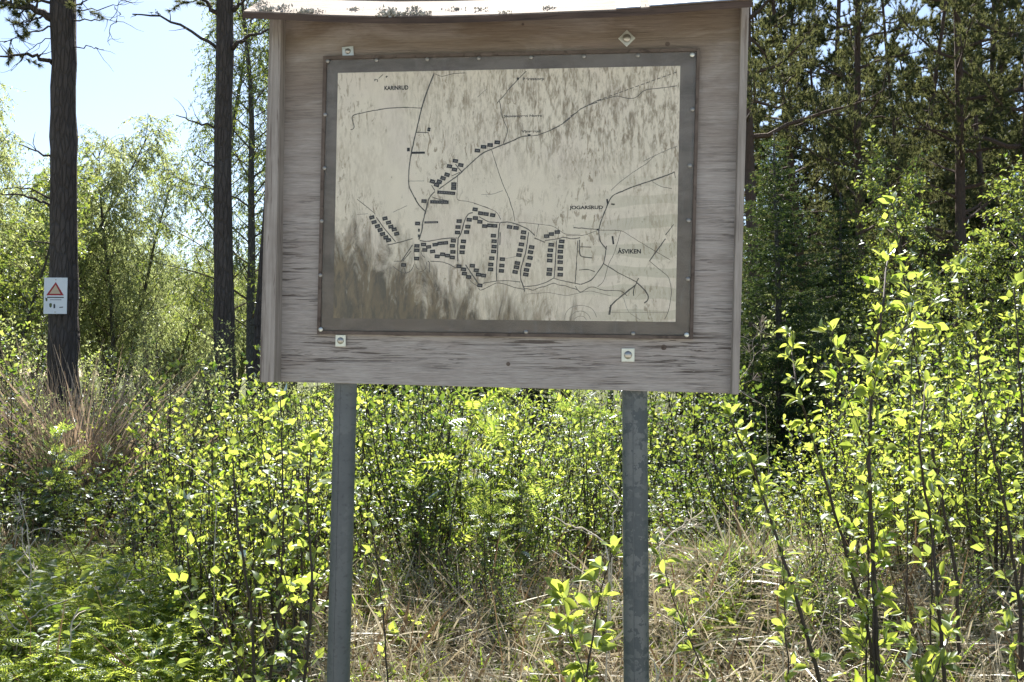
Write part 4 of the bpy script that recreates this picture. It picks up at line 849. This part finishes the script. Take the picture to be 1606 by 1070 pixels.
for i in range(12):
    px = 500+(1130-500)*(i+rb.random())/12; Y = rb.uniform(16, 34); pr = [PA, PB, BA, SB][int(rb.integers(4))]
    plant(pr, f'{pr[1].split()[0]} hidden mostly behind the notice board', px, Y, rb.uniform(0, 6.28), rb.uniform(.8, 1.0), f'{pr[1].split()[0]}s behind the board')

# ------------------------------------------------------------------ warning sign on the left pine
sg = at(87, 464, 10.45)
sign = thing('warning_sign', 'small white warning sign with red triangle nailed to the thick left pine', 'sign', sg); sign.rotation_euler = (0, math.radians(-1), math.radians(3))
SW, SH = .268, .430
M['sign'] = plain('white_sign_sheet', (.72, .74, .78), .05, .5, 20, .05); M['sign_red'] = plain('dark_red_print', (.34, .03, .04), .1, .5); M['sign_tan'] = plain('pale_yellow_print', (.55, .43, .30), .1, .5); M['sign_blk'] = plain('sign_black_print', (.05, .05, .06), .1, .5)
def spl(poly, z, name, mat):
    bb = MB(); bb.add([(a*SW-SW/2, -z, SH/2-c*SH) for a, c in poly], None, [(0, i, i+1) for i in range(1, len(poly)-1)]); return bb.build(name, mat, pnl)
bb = MB(); bb.box((-SW/2, 0, -SH/2), (SW/2, .004, SH/2)); pnl = bb.build('sign_plate', M['sign'], sign)
spl([(.10,.49),(.50,.12),(.86,.49)], .001, 'red_triangle', M['sign_red']); spl([(.24,.445),(.50,.20),(.72,.445)], .002, 'triangle_field', M['sign_tan'])
spl([(.14,.53),(.86,.53),(.86,.56),(.14,.56)], .001, 'heading_print', M['sign_blk']); spl([(.27,.605),(.76,.605),(.76,.62),(.27,.62)], .001, 'small_print', M['sign_blk'])
spl([(.24,.72),(.30,.70),(.36,.72),(.35,.80),(.30,.83),(.25,.80)], .001, 'symbol_print', M['stem_green']); spl([(.42,.74),(.46,.72),(.50,.75),(.50,.84),(.43,.85)], .001, 'symbol_print', M['sign_blk']); spl([(.68,.81),(.84,.80),(.84,.825),(.68,.835)], .001, 'small_print', M['print_road'])
spl([(.06,.55),(.16,.57),(.15,.66),(.09,.64)], .0012, 'smudge', M['stem_green'])
nl = MB(); nl.tube([(0, -.006, SH*.44), (0, .02, SH*.44)], .006, 10); nl.tube([(0, -.006, -SH*.45), (0, .02, -SH*.45)], .006, 10); nl.build('nails', M['bolt'], sign, kind='stuff')

# ------------------------------------------------------------------ dead stalks
def dead_stalk(label, pl_, Y, r, seed, nbr=5, L=.18, mat='dead', umbel=False):
    rng = np.random.default_rng(seed); b0 = at(*pl_[0], Y); root = np.array([b0[0], Y, b0[2]]); t = thing('dead_stalk', label, 'dead stalk', root); mb = MB()
    g = float(ground(b0[0], Y)); P = [at(*p, Y+.02*i) for i, p in enumerate(pl_)]
    if P[0][2] > g: P = [np.array([P[0][0]+rng.normal(0, .03), Y, g-.03])]+P
    P = np.array(P); s = np.linspace(0, len(P)-1, 14); S = np.stack([np.interp(s, np.arange(len(P)), P[:, k]) for k in range(3)], 1)+rng.normal(0, .003, (14, 3)); mb.tube(S-root, np.linspace(r, r*.5, 14), 6)
    mb.build('stalk', M[mat], t); br = MB()
    for i in range(nbr):
        q, d = along(S, .35+.64*(i+rng.random()*.6)/nbr); Q = curve(q, d*.7+radial(d, rng)*.8, L*rng.uniform(.4, 1.1), 4, rng, .18); br.tube(Q-root, np.linspace(r*.5, r*.25, 5), 4)
        if umbel:
            for j in range(9): U = curve(Q[-1], unit(Q[-1]-Q[-2])+rng.normal(0, .55, 3), .045, 2, rng, .1); br.tube(U-root, [.0012, .001, .0018], 3)
    if umbel:
        for j in range(12): U = curve(S[-1], unit(S[-1]-S[-2])+rng.normal(0, .6, 3), .055, 2, rng, .1); br.tube(U-root, [.0013, .001, .002], 3)
    if br.n: br.build('side_stalks', M[mat], t, kind='stuff')
    return t
E3 = tr((0, 600), 2.276); E4 = tr((500, 580), 2.183); E5 = tr((1000, 580), 2.183)
dead_stalk('pale dead stalk with a forked dry head in the shade at the left', [E3(110,780),E3(108,640),E3(98,520),E3(70,425)], 4.6, .0042, 81, 6, .16, umbel=True)
dead_stalk('pale bent dead stalk crossing the left stalk low down', [E3(160,780),E3(110,700),E3(52,645),E3(100,600),E3(135,550)], 4.55, .0040, 82, 2, .1)
dead_stalk('pale dead stem standing in the green herbs at the left bottom', [E3(270,1065),E3(245,970),E3(255,860),E3(285,800)], 4.0, .0052, 83, 3, .12)
dead_stalk('pale dead twig lying slanted over the left herbs', [E3(95,850),E3(170,800),E3(290,760)], 4.3, .0034, 84, 1, .06)
dead_stalk('dry forked twig in front of the left thicket', [E3(380,800),E3(455,710),E3(520,700)], 4.6, .0036, 85, 5, .12, umbel=False)
dead_stalk('grey dead stem leaning at the far left bottom', [E3(70,900),E3(20,830),E3(-20,800)], 4.2, .0040, 86, 2, .1, 'dead_grey')
dead_stalk('thin straight dead twig slanting through the birch clump', [E3(770,385),E3(690,310),E3(610,260)], 4.4, .0028, 87, 0, .1)
dead_stalk('pale forked dead branch reaching to the blotchy post from its left', [E4(1000,607),E4(910,545),E4(850,530),E4(800,500)], 4.0, .0042, 88, 4, .1)
dead_stalk('long curved dead stem rising left of the blotchy post', [E4(1005,560),E4(1010,490),E4(1035,450),E4(980,380),E4(940,310)], 4.3, .0040, 89, 4, .12)
dead_stalk('thin dead twig crossing low left of the blotchy post', [E4(1035,780),E4(900,690),E4(800,620)], 4.1, .0036, 90, 2, .08)
dead_stalk('dry umbel stalk with a feathery head right of the blotchy post', [E5(35,640),E5(80,600),E5(130,550),E5(180,510)], 3.2, .0030, 91, 3, .06, umbel=True)
dead_stalk('thin dry umbel stalks in the dark gap at the right edge of the board', [E5(460,140),E5(330,60),E5(400,-30),E5(390,-90),E5(420,-130)], 4.6, .0022, 92, 5, .12, 'dead_grey', True)
dead_stalk('long pale dead stem lying across the straw mound', [E5(60,1050),E5(150,920),E5(290,770),E5(440,640)], 3.9, .0036, 93, 3, .12)
dead_stalk('forked pale dead stem low beside the foot of the blotchy post', [E5(70,1060),E5(60,1000),E5(30,970),E5(-10,940)], 3.3, .0038, 94, 2, .08)
dead_stalk('short pale dry stalk upright on the straw mound', [E5(620,910),E5(640,830),E5(655,770)], 4.4, .0030, 95, 1, .05)
dead_stalk('long slanting dead stalk in the straw between the posts', [E4(400,1010),E4(330,950),E4(250,870)], 4.6, .0040, 96, 1, .1)
dead_stalk('second slanting dead stalk in the straw nearer the blotchy post', [E4(860,1010),E4(760,910),E4(640,800)], 4.7, .0038, 97, 2, .1)

# ------------------------------------------------------------------ ground cover (uncountable)
def blades(n, px0, px1, y0, y1, L, wd, mat, name, label, seed, lie=.0, curlv=.6, clump=0, dens=None):
    rng = np.random.default_rng(seed)
    if clump:
        c = clump; cx = rng.uniform(px0, px1, c); cy = rng.uniform(y0, y1, c); k = rng.integers(c, size=n); px = cx[k]+rng.normal(0, 14, n); Y = cy[k]+rng.normal(0, .07, n)
    else: px = rng.uniform(px0, px1, n); Y = rng.uniform(y0, y1, n)
    X = (px-803)/F*Y; 
    if dens is not None:
        m = rng.random(n) < dens(X, Y); X, Y = X[m], Y[m]; n = len(X)
    z = ground(X, Y); a = rng.uniform(0, 2*PI, n); el = np.where(rng.random(n) < lie, rng.uniform(.05, .5, n), rng.uniform(.7, 1.45, n)); h = np.stack([np.cos(a), np.sin(a), 0*a], 1)
    d0 = h*np.cos(el)[:, None]+UP*np.sin(el)[:, None]; LL = L*rng.uniform(.4, 1.15, n); side = unit(np.cross(d0, rng.normal(0, 1, (n, 3)))); cv = curlv*rng.uniform(.2, 1.3, n); wv0 = wd*rng.lognormal(0, .45, n)[:, None]
    P0 = np.stack([X, Y, z+rng.uniform(-.01, .05 if lie else .0, n)], 1); rows = []
    for i, t in enumerate((0, .35, .7, 1.0)):
        p = P0+d0*(LL*t)[:, None]+(h*.55-UP*.5)*(cv*LL*t*t)[:, None]; p[:, 2] = np.maximum(p[:, 2], ground(p[:, 0], p[:, 1])+.006+.02*rng.random(n)*t); wv = wv0*(1-.85*t*t)
        rows += [p-side*wv, p+side*wv]
    V = np.stack(rows, 1); o = (np.arange(n)*8)[:, None, None]; Q = (np.array([(0, 1, 3, 2), (2, 3, 5, 4), (4, 5, 7, 6)])[None]+o).reshape(-1, 4)
    b = MB(); b.add(V.reshape(-1, 3), Q); ob = b.build(name, mat); tag(ob, label, 'grass', kind='stuff'); return ob
blades(40000, 520, 1660, 3.6, 6.3, .24, .0026, M['straw'], 'dry_straw', 'matted dry straw on the bank behind and right of the posts', 101, .75, .4)
blades(6500, 540, 1660, 3.7, 6.0, .48, .0042, M['straw'], 'long_straw', 'long pale dry grass stems lying over the bank', 109, .85, .35)
blades(9000, -40, 560, 3.7, 7, .20, .0022, M['straw'], 'dry_straw', 'sparse dry straw under the left thicket', 102, .7, .4)
blades(850, 85, 168, 7.7, 8.1, 1.65, .0055, M['reed'], 'reed_grass', 'tall dry reddish reed grass in front of the warning sign pine', 103, 0, .35, 60)
blades(260, 150, 330, 8.8, 10.5, 1.3, .005, M['reed'], 'reed_grass', 'thin dry reed grass between the two left pines', 104, 0, .45, 40)
blades(1200, 1000, 1300, 5.3, 6.6, .24, .0028, M['grass'], 'green_grass', 'fresh green grass tufts on top of the straw mound', 105, .1, .5, 60)
blades(9000, -40, 1660, 3.6, 8, .20, .0026, M['grass'], 'green_grass', 'scattered green grass blades through the undergrowth', 106, .2, .5, 220)
blades(12000, -650, 2300, 3.6, 9, .26, .003, M['grass'], 'green_grass', 'loose green grass over the whole slope', 120, .4, .5)
blades(12000, -650, 2300, 3.6, 9, .30, .003, M['straw'], 'dry_straw', 'thin dry grass over the whole slope', 121, .6, .4)
blades(16000, -600, 2200, .9, 3.8, .12, .0022, M['grass'], 'green_grass', 'short verge grass in front of the posts', 107, .3, .5)
def cover(n, px0, px1, y0, y1, size, hmax, mat, tm, name, label, seed, clumps=0):
    rng = np.random.default_rng(seed); 
    if clumps: cx = rng.uniform(px0, px1, clumps); cy = rng.uniform(y0, y1, clumps); k = rng.integers(clumps, size=n); px = cx[k]+rng.normal(0, 20, n); Y = cy[k]+rng.normal(0, .1, n); hh = rng.uniform(.3, 1, clumps)[k]
    else: px = rng.uniform(px0, px1, n); Y = rng.uniform(y0, y1, n); hh = rng.uniform(.4, 1, n)
    X = (px-803)/F*Y; pos = np.stack([X, Y, ground(X, Y)+hmax*hh*rng.random(n)**.6], 1); a = rng.uniform(0, 6.28, n)
    d = np.stack([np.cos(a), np.sin(a), rng.uniform(-.1, .7, n)], 1); b = MB(); b.scatter(tm, pos, d, UP+rng.normal(0, .45, (n, 3)), size*rng.uniform(.5, 1.2, n)); ob = b.build(name, mat); return tag(ob, label, 'plants', kind='stuff')
cover(10500, -60, 345, 3.9, 5.3, .075, .42, M['herb'], pinnate(5, .15), 'herb_carpet', 'lush feathery green herbs at the bottom left', 111, 150)
cover(1500, -60, 345, 3.9, 5.2, .06, .5, M['leaf_mid'], LEAF4, 'low_herbs', 'broad leaved weeds among the feathery herbs at the bottom left', 122, 45)
cover(4200, 330, 1000, 4.1, 6.0, .055, .16, M['herb'], LEAF4, 'low_herbs', 'low green herbs scattered in the straw between the posts', 112, 90)
cover(2600, 1030, 1660, 3.9, 5.6, .055, .18, M['herb'], LEAF4, 'low_herbs', 'fresh low herbs in patches on the right bank', 119, 60)
cover(4200, 1080, 1660, 3.8, 6.0, .06, .12, M['leaf_dark'], LEAF4, 'low_herbs', 'small leaved low herbs on the right bank', 113, 90)
cover(22000, -520, 2150, 5.8, 9.0, .055, .60, M['leaf_dark'], LEAF4, 'undergrowth', 'dense low undergrowth filling the gaps below the shrubs', 114)
cover(22000, -650, 2350, 9.0, 19, .075, 1.0, M['leaf_dark'], LEAF4, 'undergrowth', 'low undergrowth on the floor of the wood', 115)
cover(2600, 1135, 1215, 4.75, 5.0, .022, .03, M['moss'], LEAF2, 'moss_patch', 'yellow moss patch on the straw mound', 116)
M['litter'] = leaf_mat('dead_leaf', (.10, .065, .035), (.30, .21, .13), (.06, .04, .02), (.20, .13, .07), tfac=.25, gloss=0, fm=.1)
cover(7000, -60, 1680, 3.8, 7.0, .05, .035, M['litter'], LEAF4, 'leaf_litter', 'brown dead leaves lying among the straw and stems', 117)
blades(2600, -40, 1660, 3.9, 7.5, .55, .0035, M['litter'], 'fallen_twigs', 'thin brown dead stems and twigs tangled in the undergrowth', 118, .45, .12)

# places within a row, for shrubs and trees of one look
by = {}
for o in bpy.data.objects:
    if o.parent is None and 'group' in o: by.setdefault(o['label'], []).append(o)
ORD = ['leftmost', 'second from the left', 'third from the left', 'fourth from the left', 'fifth from the left', 'sixth from the left', 'seventh from the left', 'eighth from the left']
NUM = {2: 'two', 3: 'three', 4: 'four', 5: 'five', 6: 'six'}
for lab, os_ in by.items():
    n = len(os_)
    if 2 <= n <= 9:
        os_.sort(key=lambda o: o.location.x/o.location.y)
        for k, o in enumerate(os_): o['label'] = f"{'rightmost' if k == n-1 else ORD[k]} {lab}"
